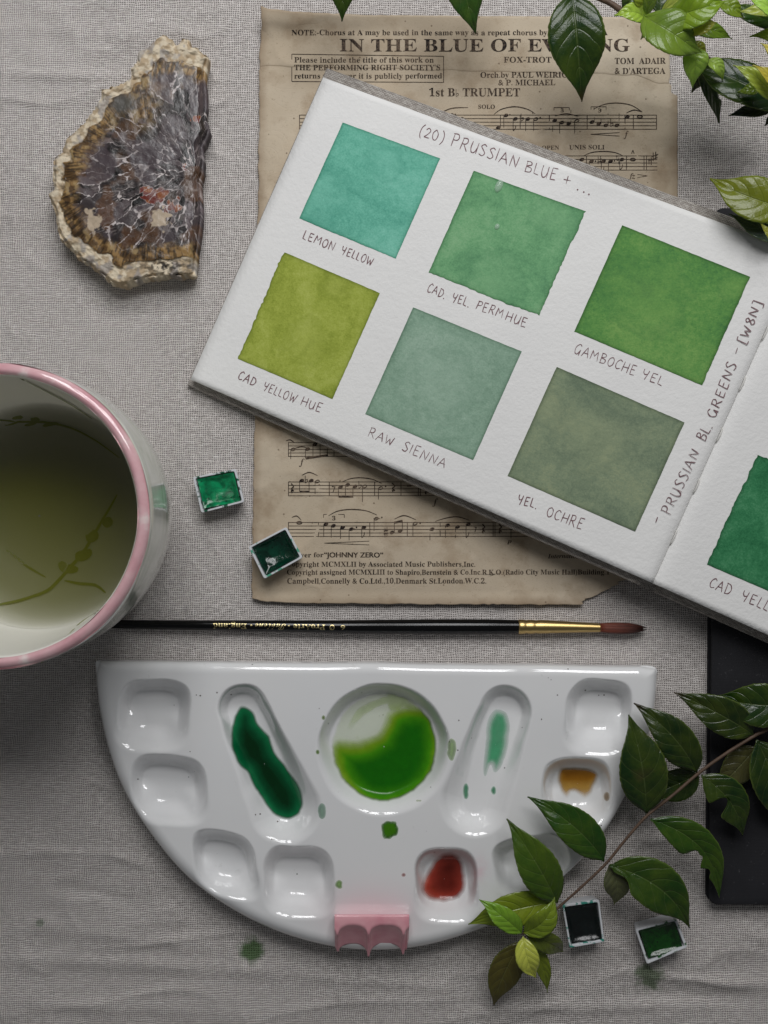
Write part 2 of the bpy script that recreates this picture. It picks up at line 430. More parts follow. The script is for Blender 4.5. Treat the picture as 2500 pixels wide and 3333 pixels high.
def ink(acc, pts, w):
    V, F = ribbon2d(pts, w); acc.add(V, F)
def seg(acc, x0, y0, x1, y1, w):
    n = max(2, int(math.hypot(x1 - x0, y1 - y0) / 25)); t = np.linspace(0, 1, n)
    ink(acc, np.column_stack([x0 + (x1 - x0) * t, y0 + (y1 - y0) * t]), w)
def disc(acc, x, y, rx, ry, rot=-.35, hole=0):
    th = np.linspace(0, 2 * np.pi, 15)[:-1]; c, s = math.cos(rot), math.sin(rot)
    p = np.column_stack([x + rx * np.cos(th) * c - ry * np.sin(th) * s, y + rx * np.cos(th) * s + ry * np.sin(th) * c])
    if hole:
        q = np.column_stack([x + rx * hole * np.cos(th) * c - ry * hole * .55 * np.sin(th) * s, y + rx * hole * np.cos(th) * s + ry * hole * .55 * np.sin(th) * c])
        acc.add(np.concatenate([p, q]), [[i, (i + 1) % 14, 14 + (i + 1) % 14, 14 + i] for i in range(14)])
    else: acc.add(p, [list(range(14))])
def slur(acc, *pts):
    p = catmull(pts, 10); t = np.linspace(0, 1, len(p)); ink(acc, p, 1.3 + 2.2 * np.sin(np.pi * t))
def music(ox, oy, k, x0, x1, ya, yb, notes=(), bars=(), slurs=(), segs=(), flats=(), rests=(), texts=(), dots=(), thick=()):
    """one printed stave; coordinates in the enlarged crop (origin ox,oy, scale k)"""
    a = Acc(); T = lambda x, y: (ox + x * k, oy + y * k)
    for i in range(5):
        y = ya + (yb - ya) * i / 4; (u0, w0), (u1, w1) = T(x0, y), T(x1, y); seg(a, u0, w0, u1, w1, 2.0)
    for b in bars: (u0, w0), (u1, w1) = T(b, ya), T(b, yb); seg(a, u0, w0 - 1, u1, w1 + 1, 2.3)
    for b in thick: (u0, w0), (u1, w1) = T(b, ya), T(b, yb); seg(a, u0, w0 - 1, u1, w1 + 1, 6)
    for nt in notes:
        x, y, kind, stem = nt[:4]; u, w = T(x, y)
        if kind == 'q': disc(a, u, w, 8, 5.6)
        elif kind == 'h': disc(a, u, w, 8, 5.6, hole=.72)
        else: disc(a, u, w, 10, 6, 0, hole=.6)
        if stem is not None:
            su = u + (7.2 if stem < y else -7.2); seg(a, su, w, su, oy + stem * k, 2.0)
            if len(nt) > 4: ink(a, catmull([(su, oy + stem * k), (su + 7, oy + stem * k - 8), (su + 9, oy + stem * k - 18)], 5), 2.6)
    for s in slurs: slur(a, *[T(*p) for p in s])
    for s in segs: (u0, w0), (u1, w1) = T(s[0], s[1]), T(s[2], s[3]); seg(a, u0, w0, u1, w1, s[4] if len(s) > 4 else 1.9)
    for x, y in flats:
        u, w = T(x, y); seg(a, u - 4, w - 18, u - 4, w + 6, 1.8); ink(a, catmull([(u - 4, w - 3), (u + 3, w - 5), (u + 3, w + 1), (u - 4, w + 6)], 5), 2.2)
    for x, y in rests:
        u, w = T(x, y); ink(a, catmull([(u - 4, w - 15), (u + 4, w - 5), (u - 3, w + 2), (u + 4, w + 9), (u - 3, w + 8), (u - 1, w + 16)], 5), [2, 3, 4, 5] * 6 + [3, 2]) if False else ink(a, catmull([(u - 4, w - 15), (u + 4, w - 5), (u - 3, w + 2), (u + 4, w + 9), (u - 3, w + 8), (u - 1, w + 16)], 5), 4.0)
    for x, y in dots: u, w = T(x, y); disc(a, u, w, 2.6, 2.6)
    p = a.V
    mk('stave', PA(p[:, 0], p[:, 1], sheet_z(p[:, 0], p[:, 1]) + .00012), a.f, mink.m, paper, smooth=False)
    for s, x, y, cp, wd in texts:
        u, w = T(x, y); sheet_text(s, u - wd / 2, u + wd / 2, w + cp * .45, cp, 'ital', name='music_mark')
K9 = 900 / 1659
music(1600, 0, K9, -1152, 992, 690, 775,
      notes=[(-462, 708, 'h', None), (-292, 765, 'q', 690), (-240, 690, 'q', 760), (-180, 712, 'q', 780, 1), (40, 766, 'q', 692), (87, 692, 'q', 765), (143, 713, 'q', 785, 1), (218, 714, 'q', 785), (266, 714, 'h', 785),
             (380, 722, 'q', 790), (422, 735, 'q', 800), (463, 742, 'q', 660), (512, 725, 'h', 800), (603, 732, 'q', 645), (644, 742, 'q', 655), (686, 752, 'q', 680), (752, 752, 'q', 680), (815, 702, 'q', 775), (890, 700, 'w', None)],
      bars=(-325, 172, 347, 574, 800, 851, 990, -1152), thick=(-412,), flats=((185, 715), (722, 748)), dots=((110, 688), (292, 705), (-393, 720), (-393, 742), (-218, 686)),
      slurs=(((-660, 640), (-540, 642), (-455, 685)), ((15, 685), (60, 655), (140, 640), (215, 655), (262, 682)), ((380, 695), (450, 682), (522, 697)), ((610, 655), (680, 625), (760, 618), (840, 632), (905, 672)), ((808, 678), (855, 660), (905, 672)), ((-320, 685), (-240, 650), (-140, 645))),
      segs=((375, 645, 467, 645), (375, 645, 375, 662), (467, 645, 467, 662), (597, 640, 688, 640), (597, 640, 597, 657), (688, 640, 688, 657), (595, 805, 768, 795), (595, 805, 768, 816)),
      texts=(('3', 424, 663, 12, 10), ('3', 648, 663, 12, 10), ('f', 808, 806, 20, 16)))
music(1600, 0, K9, 300, 995, 935, 1020,
      notes=[(543, 957, 'q', 1010), (600, 967, 'q', 1030), (672, 967, 'q', 1030, 1), (715, 967, 'q', 1030), (783, 957, 'q', 1020, 1), (848, 957, 'w', None)],
      bars=(570, 810, 915, 930), slurs=(((552, 935), (600, 915), (670, 908), (740, 915), (790, 935)),), dots=((624, 967), (738, 965)),
      segs=((640, 940, 640, 985), (654, 935, 654, 980), (635, 958, 660, 953, 3), (635, 972, 660, 967, 3), (752, 930, 752, 965), (764, 945, 764, 985), (752, 962, 764, 958, 3), (945, 950, 945, 985, 3), (958, 945, 958, 990, 3), (970, 915, 970, 965, 3), (985, 910, 985, 955, 3), (940, 965, 996, 945, 3), (960, 940, 1000, 925, 3), (848, 900, 840, 922, 2.5), (848, 900, 856, 922, 2.5), (875, 1046, 935, 1055), (875, 1066, 935, 1055)),
      texts=(('fz', 842, 1056, 16, 22),))
music(600, 1300, K9, 625, 1000, 258, 342,
      notes=[(652, 300, 'h', 358), (740, 298, 'q', 352), (785, 268, 'q', 346), (828, 258, 'q', 340)], bars=(625, 898),
      slurs=(((610, 248), (635, 243), (660, 258)), ((660, 295), (700, 284), (735, 290))), segs=((728, 354, 862, 334, 7), (858, 265, 858, 335)), texts=(('f', 705, 377, 20, 18),))
music(600, 1300, K9, 625, 1500, 495, 578,
      notes=[(705, 487, 'q', 552), (762, 487, 'q', 552), (798, 492, 'h', 567), (938, 525, 'q', 582), (980, 512, 'q', 582), (1025, 522, 'q', 582), (1082, 522, 'h', 614), (1178, 532, 'h', 600)],
      bars=(625, 870, 1142, 1300, 1404, 1416), flats=((733, 490), (1055, 522)), rests=((648, 532), (1255, 530), (1452, 540)), dots=((1208, 522),),
      slurs=(((705, 455), (750, 438), (800, 457)), ((945, 495), (1000, 475), (1060, 470), (1130, 480), (1185, 505))),
      segs=((693, 553, 752, 553, 6), (926, 583, 1014, 583, 6), (885, 522, 905, 525, 2.5), (905, 522, 893, 555, 2.5), (1335, 518, 1362, 518, 5)), texts=(('f', 1505, 617, 20, 18),))
music(600, 1300, K9, 625, 2060, 738, 822,
      notes=[(690, 740, 'w', None), (850, 748, 'q', 822), (895, 758, 'q', 828), (950, 768, 'q', 835), (1002, 778, 'q', 845), (1078, 768, 'q', 830, 1), (1152, 715, 'h', 787), (1247, 798, 'q', 740), (1295, 788, 'q', 728), (1385, 745, 'h', 822), (1487, 778, 'q', 845), (1580, 755, 'q', 830), (1640, 765, 'q', 830), (1704, 750, 'q', 830, 1)],
      bars=(625, 805, 1113, 1338, 1535, 1853, 1864), rests=((1795, 775), (1895, 775)), dots=((1033, 768), (1185, 708), (1415, 742)),
      slurs=(((645, 708), (675, 700), (702, 725)), ((865, 698), (920, 670), (1000, 660), (1090, 668), (1155, 693)), ((1260, 718), (1320, 697), (1390, 722)), ((1505, 732), (1570, 712), (1640, 705), (1710, 725))),
      segs=((835, 690, 960, 690), (835, 690, 835, 710), (960, 690, 960, 710), (1258, 740, 1310, 728, 7), (840, 862, 1110, 850), (840, 862, 1110, 873), (1135, 715, 1175, 715), (1204, 770, 1204, 828), (1216, 766, 1216, 824), (1197, 790, 1223, 784, 3.5), (1197, 808, 1223, 802, 3.5), (1740, 765, 1752, 768, 2.5), (1752, 765, 1744, 795, 2.5), (1960, 768, 1960, 835)),
      texts=(('3', 897, 714, 13, 11), ('p', 1950, 852, 13, 15)))
a = Acc()
for q in ((950, 176, 1444, 183), (950, 265, 1444, 268), (950, 176, 950, 265), (1444, 183, 1444, 268)): seg(a, *q, 2.2)
p = a.V; mk('box_rule', PA(p[:, 0], p[:, 1], sheet_z(p[:, 0], p[:, 1]) + .00012), a.f, mink.m, paper, smooth=False)
# ------------------------------------------------------------------ open sketchbook with swatches
mpg = Mat('watercolour_paper', Roughness=.9, Specular_IOR_Level=.2)
v = mpg.pos()
mpg.base(mpg.mix(mpg.noise(v, 30, 3), lin(228, 227, 226), lin(238, 237, 235)))
cp = mpg.noise(v, 620, 4, .6); cp2 = mpg.noise(v, 190, 3)
mpg.normal(mpg.bump(mpg.math('ADD', cp, cp2), .55, .0004))
mpb = Mat('page_edges', Roughness=.9)
mpb.base(mpb.ramp(mpb.noise(mpb.mapping(mpb.pos(), (20, 20, 4000)), 1.0, 2), [(.35, lin(150, 148, 145)), (.6, lin(222, 221, 218))]))
mln = Mat('cover_linen', Roughness=.9, Specular_IOR_Level=.2)
v = mln.mapping(mln.pos(), rot=(0, 0, .40))
h, gap, _ = weave(mln, v, .00066, .25)
tn = mln.noise(mln.mapping(v, (420, 1300, 420)), 1.0, 2)
lc = mln.ramp(tn, [(.3, lin(158, 150, 144)), (.5, lin(184, 177, 170)), (.7, lin(212, 207, 200))])
mln.base(mln.mix(mln.ramp(gap, [(.3, G(0)), (.65, G(1))]), lin(60, 52, 48), lc)); mln.normal(mln.bump(h, .9, .0004))
mpen = Mat('brown_pen', Roughness=.7); mpen.base(mpen.mix(mpen.noise(mpen.pos(), 700, 2), lin(88, 54, 62), lin(142, 106, 110)))

ZL, ZS = .0068, .0215
A0 = P(1052, 252, ZL); B0 = P(620, 1235, ZL); C0 = P(2129, 1900, ZS)
nL = np.cross(C0 - B0, A0 - B0); nL /= np.linalg.norm(nL); nL *= np.sign(nL[2])
D0 = on_plane(np.array(2612.), np.array(822.), B0, nL)
nL_p = B0
sp = (D0 - C0) / np.linalg.norm(D0 - C0)
outR = np.cross(sp, [0, 0, 1.0]); outR /= np.linalg.norm(outR); outR = outR * np.sign(outR[0])
outR = outR + np.array([0, 0, -.018]); outR /= np.linalg.norm(outR)
nR = np.cross(outR, sp); nR /= np.linalg.norm(nR); nR *= np.sign(nR[2])
RW = .150
sk = thing('sketchbook', 'open linen-bound sketchbook with squares of green watercolour and handwritten captions', 'sketchbook', P(1500, 1100, 0))

def prism(poly, n, t0, t1, name, mat):
    """slab below a surface polygon: t0..t1 metres down along the normal"""
    poly = np.asarray(poly); k = len(poly)
    V = np.concatenate([poly - n * t0, poly - n * t1]); F = [list(range(k)), list(range(k, 2 * k))[::-1]] + [[i, k + i, k + (i + 1) % k, (i + 1) % k] for i in range(k)]
    return mk(name, V, F, mat, sk, smooth=False)
def page(a, b, c, d, n, name, spine_side, lab):
    """a,b outer top/bottom, c,d spine bottom/top: page sheet with the dip into the gutter"""
    s = np.concatenate([np.linspace(0, .93, 40), np.linspace(.935, 1, 26)]); t = np.linspace(0, 1, 60)
    Sg, Tg = np.meshgrid(s, t)
    Pp = (b * (1 - Sg)[..., None] + c * Sg[..., None]) * (1 - Tg)[..., None] + (a * (1 - Sg)[..., None] + d * Sg[..., None]) * Tg[..., None]
    wdt = np.linalg.norm(c - b); dd = (1 - Sg) * wdt
    dip = .0024 * np.exp(-(dd / .0016)) + .00045 * np.exp(-(dd / .012)) * (.5 + vn(Tg * 7, dd * 0, 3))
    Pp = Pp - n * dip[..., None]
    F = gridfaces(len(t), len(s))
    V = Pp.reshape(-1, 3)
    fn = np.cross(V[F[0][1]] - V[F[0][0]], V[F[0][2]] - V[F[0][0]])
    if fn[2] < 0: F = F[:, ::-1]
    o = mk(name, V, F, mpg.m, sk); o.modifiers.new('thick', 'SOLIDIFY').thickness = .0003; o.modifiers['thick'].offset = -1
    return tag(o, lab)
PGL = page(A0, B0, C0, D0, nL, 'page', 1, 'left page with six green swatches')
E0 = C0 + outR * RW; F0 = D0 + outR * RW
PGR = page(F0, E0, C0, D0, nR, 'page', -1, 'right page with one dark green swatch')
def inset(q, m): c = np.mean(q, 0); return [p + (c - p) / np.linalg.norm(c - p) * m for p in q]
prism(inset([A0, B0, C0, D0], .0006), nL, .0022, .0042, 'page_block', mpb.m); 
prism(inset([F0, E0, C0, D0], .0006), nR, .0024, .0088, 'page_block', mpb.m)
e1 = (C0 - B0) / np.linalg.norm(C0 - B0); e2 = (A0 - B0) / np.linalg.norm(A0 - B0)
def cover(poly, n, t0, t1, name):
    k = len(poly); poly = np.asarray(poly); b = .0007
    V = np.concatenate([poly - n * (t0 + b), np.array(inset(poly, b)) - n * t0, poly - n * (t1 - b), np.array(inset(poly, b)) - n * t1])
    F = [list(range(k, 2 * k)), list(range(3 * k, 4 * k))[::-1]]
    for i in range(k):
        j = (i + 1) % k; F += [[i, j, k + j, k + i], [i, 2 * k + i, 2 * k + j, j], [2 * k + i, 3 * k + i, 3 * k + j, 2 * k + j]]
    mk(name, V, F, mln.m, sk, smooth=False)
cover([A0 + e2 * .0060 - e1 * .0017, B0 - e2 * .0026 - e1 * .0017, C0 - sp * .0028 - e1 * .004, D0 + sp * .0052 - e1 * .004], nL, .0042, .0064, 'cover')
cover([F0 + sp * .0036 + outR * .003, E0 - sp * .0028 + outR * .003, C0 - sp * .0028 + outR * .004, D0 + sp * .0036 + outR * .004], nR, .0088, .0112, 'cover')
# cloth spine joining the two covers
t = np.linspace(-1, 1, 13); rws = []
for q, ex in ((C0 - sp * .0026, 0), (D0 + sp * .0034, 0)):
    for w_ in (0, .0018):
        rws.append(np.array([q + (outR if a_ > 0 else e1) * abs(a_) * .0055 * np.sign(a_) - np.array([0, 0, 1]) * (.0036 + .0052 * (a_ + 1) / 2 + .0028 * (1 - a_ * a_) + w_) for a_ in t]))
V = np.concatenate(rws); n = 13; F = []
for i in range(n - 1): F += [[i, i + 1, 2 * n + i + 1, 2 * n + i], [n + i, 3 * n + i, 3 * n + i + 1, n + i + 1], [i, n + i, n + i + 1, i + 1], [2 * n + i, 2 * n + i + 1, 3 * n + i + 1, 3 * n + i]]
mk('spine', V, F, mln.m, sk)
# stitches in the gutter
mth = Mat('binding_thread', Roughness=.8); mth.base(lin(215, 213, 208))
for k_ in range(6):
    q = C0 + (D0 - C0) * (.14 + .155 * k_) - np.array([0, 0, .0010])
    tt_ = np.linspace(-1, 1, 7)
    V, F = tube([q + sp * .0032 * a_ - np.array([0, 0, .0009]) * a_ * a_ for a_ in tt_], .00028, 6); mk('stitch', V, F, mth.m, sk)

def swatch_mat(name, c1, c2, c3, scale, rot, edge, st=1.0, blooms=()):
    m = Mat(name, Roughness=.78, Specular_IOR_Level=.25)
    v = m.mapping(m.pos(), rot=(0, 0, rot))
    f1 = m.noise(m.mapping(v, (scale * st, scale, 1)), 1.0, 5, .6, .8)
    f2 = m.noise(v, 420, 4, .65)
    f3 = m.noise(v, 1500, 3, .6)
    f = m.math('ADD', m.math('MULTIPLY', f1, .50), m.math('ADD', m.math('MULTIPLY', f2, .24), m.math('MULTIPLY', f3, .26)))
    c = m.ramp(f, [(.37, c1), (.5, c2), (.63, c3)])
    for (bx, by, br) in blooms:
        p0 = on_plane(np.array(float(bx)), np.array(float(by)), B0, nL); dv = m.n('VectorMath', {'operation': 'DISTANCE'}); m.nt.links.new(m.pos(), dv.inputs[0]); dv.inputs[1].default_value = tuple(p0)
        d = m.math('ADD', m.math('DIVIDE', dv.outputs['Value'], br * S), m.math('MULTIPLY_ADD', m.noise(v, 85, 6, .7), 2.4, -1.2))
        c = m.mix(m.ramp(d, [(.35, G(0)), (.88, G(.30)), (1.02, G(0))]), c, c1); c = m.mix(m.ramp(d, [(.1, G(.35)), (.85, G(0))]), c, c3)
    e = m.attr('rim'); c = m.mix(m.math('MULTIPLY', e, edge), c, c1, 'MULTIPLY')
    m.base(c); m.normal(m.bump(m.math('ADD', m.noise(m.pos(), 620, 4, .6), m.noise(m.pos(), 190, 3)), .5, .0004))
    return m.m
def swatch(q, mat, lab, pl, n, rag=(0, 0, 0, 0), seed=0):
    """q: four photo corners TL,TR,BR,BL; rag: raggedness per side top,right,bottom,left"""
    N_ = 46; u = np.linspace(0, 1, N_); U_, V_ = np.meshgrid(u, u); q = np.array(q, float)
    px = (q[0, 0] * (1 - U_) + q[1, 0] * U_) * (1 - V_) + (q[3, 0] * (1 - U_) + q[2, 0] * U_) * V_
    py = (q[0, 1] * (1 - U_) + q[1, 1] * U_) * (1 - V_) + (q[3, 1] * (1 - U_) + q[2, 1] * U_) * V_
    L = np.hypot(*(q[1] - q[0])); tx = (q[1] - q[0]) / L; tyv = (q[3] - q[0]) / np.hypot(*(q[3] - q[0]))
    def nz(t, s): return (.5 * fbm(t * 9, t * 0, s, 3) + .5 * fbm(t * 47, t * 0, s + 5, 2) - .5) * 2
    dx = np.zeros_like(px); dy = np.zeros_like(py)
    for amt, wgt, coord, ax, s in ((rag[0], (1 - V_) ** 6, U_, tyv, 1), (rag[2], V_ ** 6, U_, tyv, 2), (rag[3], (1 - U_) ** 6, V_, tx, 3), (rag[1], U_ ** 6, V_, tx, 4)):
        d = (amt * .8 - .6) * nz(coord, s + seed * 7) * wgt; dx += d * ax[0]; dy += d * ax[1]
    Pw = on_plane(px + dx, py + dy, pl, n, .00009).reshape(-1, 3)
    er = np.minimum(np.minimum(U_, 1 - U_), np.minimum(V_, 1 - V_)); er = (np.exp(-er / .012)).ravel()
    F = gridfaces(N_, N_)[:, ::-1]
    tag(mk('swatch', Pw, F, mat, PGL if n is nL else PGR, attrs={'rim': er}), lab)
SW = [
 ([(1116, 399), (1433, 516), (1288, 842), (974, 711)], (74, 148, 128), (102, 174, 152), (126, 192, 172), 40, (2, 2, 3, 2), 'pale turquoise swatch captioned lemon yellow'),
 ([(1542, 556), (1906, 688), (1752, 1028), (1395, 887)], (82, 132, 94), (106, 158, 112), (130, 174, 130), 34, (2, 8, 9, 3), 'mid green swatch with a ragged lower edge'),
 ([(2025, 733), (2441, 901), (2285, 1254), (1869, 1079)], (62, 112, 62), (88, 138, 70), (116, 156, 84), 30, (2, 5, 2, 2), 'strong leaf green swatch nearest the fold'),
 ([(924, 820), (1237, 954), (1082, 1299), (775, 1168)], (122, 136, 44), (150, 162, 66), (168, 178, 88), 36, (2, 3, 2, 9), 'yellow-olive swatch near the lower left corner'),
 ([(1345, 1000), (1698, 1144), (1540, 1498), (1189, 1348)], (112, 142, 122), (134, 162, 142), (154, 178, 160), 30, (2, 2, 2, 2), 'pale grey-green swatch captioned raw sienna'),
 ([(1812, 1194), (2228, 1375), (2067, 1730), (1652, 1549)], (100, 116, 96), (124, 138, 112), (142, 152, 120), 46, (2, 2, 2, 2), 'khaki grey-green swatch captioned yellow ochre')]
BL = [(.5, ((1045, 640, 110), (1250, 520, 70))), (1.4, ((1600, 930, 120), (1800, 700, 80))), (.6, ((2100, 960, 150), (2400, 930, 60))), (1.8, ((1100, 930, 60), (1000, 1120, 90))), (1.0, ((1430, 1260, 150),)), (.8, ((1930, 1420, 150), (1780, 1330, 70)))]
for i, (q, c1, c2, c3, s_, rg, lab) in enumerate(SW):
    c1, c2, c3 = [tuple(min(255, x * 1.05) for x in c) for c in (c1, c2, c3)]
    swatch(q, swatch_mat('swatch_paint_%d' % i, lin(*c1), lin(*c2), lin(*c3), s_, .42, .6, *BL[i]), lab, nL_p, nL, rg, i)
swatch([(2467, 1478), (2890, 1660), (2722, 2020), (2299, 1836)], swatch_mat('swatch_paint_dark', lin(30, 100, 62), lin(56, 128, 84), lin(90, 154, 112), 30, .42, .55), 'deep emerald swatch on the right page', C0, nR, (10, 2, 2, 9), 9)

# handwriting: single-line pen letters
HW = {
'A': (.78, [[(0, -.02), (.2, .5), (.40, 1), (.55, .5), (.72, 0)], [(.10, .36), (.66, .40)]]),
'B': (.66, [[(.08, 0), (.1, 1)], 's', [(.02, .97), (.42, .98), (.5, .74), (.12, .54), (.55, .44), (.52, .1), (.04, .02)]]),
'C': (.62, ['s', [(.58, .84), (.36, 1), (.1, .72), (.06, .3), (.26, .0), (.6, .12)]]),
'D': (.74, [[(.1, 0), (.1, 1)], 's', [(.02, .98), (.45, .9), (.66, .5), (.46, .1), (.04, 0)]]),
'E': (.6, [[(.56, 1), (.1, .98), (.08, .5), (.1, 0), (.56, .04)], [(.1, .52), (.46, .54)]]),
'G': (.72, ['s', [(.6, .86), (.34, 1), (.06, .62), (.14, .1), (.42, .02), (.6, .45)], [(.62, .5), (.6, -.1)]]),
'H': (.74, [[(.08, 1), (.06, 0)], [(.62, 1.0), (.64, 0)], [(.0, .46), (.7, .52)]]),
'I': (.2, [[(.1, 1), (.08, 0)]]),
'L': (.5, [[(.1, 1), (.06, .06), (.48, 0)]]),
'M': (.92, [[(.04, 0), (.14, 1), (.42, .42), (.72, 1), (.84, 0)]]),
'N': (.78, [[(.06, 0), (.1, 1), (.6, .06), (.68, 1)]]),
'O': (.7, ['s', [(.4, 1), (.1, .78), (.06, .3), (.3, 0), (.58, .22), (.6, .72), (.4, 1)]]),
'P': (.62, [[(.1, 1), (.04, -.06)], 's', [(.0, .96), (.42, 1), (.54, .74), (.4, .52), (.1, .48)]]),
'R': (.7, [[(.1, 1), (.06, 0)], 's', [(.02, .96), (.42, 1), (.52, .74), (.38, .54), (.1, .5)], [(.24, .5), (.66, -.02)]]),
'S': (.58, ['s', [(.54, .88), (.32, 1), (.1, .78), (.3, .54), (.5, .28), (.34, .02), (.02, .1)]]),
'U': (.68, ['s', [(.08, 1), (.06, .4), (.22, .02), (.46, .1), (.58, .5)], [(.6, 1), (.6, .0)]]),
'W': (.95, [[(.04, 1), (.2, .02), (.46, .7), (.62, .0), (.88, 1)]]),
'Y': (.66, ['s', [(.06, 1), (.08, .66), (.26, .48), (.5, .62)], [(.56, 1), (.46, .4), (.36, -.06)]]),
'2': (.56, ['s', [(.06, .78), (.26, 1), (.48, .78), (.3, .4), (.02, .04)], [(.02, .04), (.52, .06)]]),
'0': (.64, ['s', [(.32, 1), (.06, .6), (.16, .08), (.44, .06), (.56, .6), (.32, 1)]]),
'8': (.56, ['s', [(.46, .82), (.28, 1), (.1, .8), (.28, .54), (.48, .26), (.28, 0), (.06, .22), (.28, .52), (.46, .82)]]),
'(': (.36, ['s', [(.32, 1.18), (.1, .8), (.08, .2), (.26, -.2)]]), ')': (.4, ['s', [(.08, 1.18), (.3, .8), (.3, .2), (.1, -.2)]]),
'[': (.4, [[(.38, 1.12), (.1, 1.1), (.08, -.12), (.38, -.14)]]), ']': (.4, [[(.04, 1.12), (.3, 1.1), (.3, -.12), (.0, -.14)]]),
'+': (.62, [[(.06, .5), (.56, .5)], [(.32, .92), (.28, .08)]]), '-': (.45, [[(.06, .42), (.4, .46)]]), '.': (.26, [[(.08, .0), (.13, .05)]]), ' ': (.55, [])}
def hand(s, p0, p1, cap, pl, n, seed=0, w=2.7):
    r = random.Random(seed); x = 0; items = []
    for ch in s:
        wd, st = HW[ch]; items.append((x, st, r.uniform(-.05, .05), r.uniform(.92, 1.08), r.uniform(-.05, .07))); x += wd + .17
    tot = x - .17; p0 = np.array(p0, float); p1 = np.array(p1, float); d = p1 - p0; L = np.hypot(*d); d /= L; up = np.array([d[1], -d[0]]); k = L / tot
    a = Acc()
    for x0, st, dy, sc_, sl in items:
        smooth = False
        for q in st:
            if q == 's': smooth = True; continue
            pts = [(x0 + px_ + sl * py_, py_ * sc_ + dy) for px_, py_ in q]
            c_ = catmull(pts, 7) if smooth else catmull(np.concatenate([np.linspace(pts[i], pts[i + 1], 5)[:-1] for i in range(len(pts) - 1)] + [np.array([pts[-1]])]), 1)
            smooth = False
            g = p0 + c_[:, :1] * k * d + c_[:, 1:] * cap * up
            ww = w * (1 + .7 * (vn(np.arange(len(g)) * .3, np.full(len(g), 1.0), seed) - .5)); ww[0] *= .8; ww[-1] *= .6
            if len(q) == 2 and q[1] == (.13, .05):
                tt = np.arange(8) * np.pi / 4; a.add(g[0] + np.column_stack([np.cos(tt), np.sin(tt)]) * w * .72, [list(range(8))]); continue
            V, F = ribbon2d(g, ww); a.add(V, F)
    p = a.V; mk('handwriting', on_plane(p[:, 0], p[:, 1], pl, n, .00012), a.f, mpen.m, PGL if n is nL else PGR, smooth=False)
hand('(20)', (1362, 440), (1442, 466), 33, B0, nL, 1)
hand('PRUSSIAN', (1467, 474), (1684, 547), 38, B0, nL, 2)
hand('BLUE', (1706, 557), (1808, 587), 36, B0, nL, 3); hand('+', (1829, 598), (1858, 604), 34, B0, nL, 4)
for k_, q in enumerate(((1879, 617), (1899, 625), (1916, 632))): hand('.', q, (q[0] + 3, q[1] + 2), 14, B0, nL, 5 + k_, 4.0)
hand('LEMON', (984, 776), (1086, 818), 28, B0, nL, 8); hand('YELLOW', (1108, 826), (1211, 866), 28, B0, nL, 9)
hand('CAD', (773, 1232), (828, 1258), 28, B0, nL, 10); hand('YELLOW', (853, 1268), (960, 1312), 28, B0, nL, 11); hand('HUE', (977, 1317), (1042, 1342), 29, B0, nL, 12)
hand('CAD.', (1389, 948), (1448, 972), 29, B0, nL, 13); hand('YEL.', (1468, 980), (1527, 1001), 29, B0, nL, 14); hand('PERM', (1548, 1005), (1634, 1037), 29, B0, nL, 15); hand('HUE', (1643, 1040), (1710, 1066), 30, B0, nL, 16)
hand('GAMBOCHE', (1866, 1148), (2064, 1222), 32, B0, nL, 17); hand('YEL', (2086, 1228), (2154, 1256), 30, B0, nL, 18)
hand('RAW', (1196, 1420), (1278, 1452), 30, B0, nL, 19); hand('SIENNA', (1306, 1466), (1447, 1524), 32, B0, nL, 20)
hand('YEL.', (1682, 1638), (1748, 1656), 30, B0, nL, 21); hand('OCHRE', (1776, 1680), (1892, 1724), 34, B0, nL, 22)
hand('-', (2146, 1710), (2156, 1688), 30, B0, nL, 23); hand('PRUSSIAN', (2183, 1676), (2281, 1472), 33, B0, nL, 24); hand('BL.', (2295, 1437), (2319, 1386), 32, B0, nL, 25)
hand('GREENS', (2328, 1362), (2401, 1186), 32, B0, nL, 26); hand('-', (2405, 1160), (2415, 1136), 30, B0, nL, 27); hand('[W8N]', (2426, 1122), (2484, 985), 32, B0, nL, 28)
hand('CAD', (2306, 1908), (2376, 1938), 33, C0, nR, 29); hand('YELLOW', (2410, 1952), (2560, 2016), 34, C0, nR, 30)

# drops of clear water on the second swatch
mdr = Mat('clear_water_drop', Base_Color=(.75, .9, .78, 1), Roughness=.03, IOR=1.33, Transmission_Weight=.0, Alpha=.35, Specular_IOR_Level=.9)
for (px_, py_, rx, ry, lab) in ((1624, 606, 12, 22, 'long clear water drop at the top edge of the mid green swatch'), (1618, 738, 8, 10, 'small round water drop in the middle of the mid green swatch')):
    c_ = on_plane(np.array(float(px_)), np.array(float(py_)), B0, nL, 0.0001); th = np.linspace(0, 2 * np.pi, 25)[:-1]; V = []
    for f_ in (1, .94, .8, .55, .28): 
        for t_ in th: V.append(c_ + e1 * S * rx * f_ * math.cos(t_) + e2 * S * ry * f_ * math.sin(t_) + nL * S * rx * .75 * math.sqrt(max(0, 1 - f_ * f_)))
    V.append(c_ + nL * S * rx * .75); F = gridfaces(5, 24, True).tolist() + [[96 + i, 96 + (i + 1) % 24, 120] for i in range(24)]
    o = mk('water_drop', V, F, mdr.m); tag(o, lab, 'water drop', 'water drops on the sketchbook')
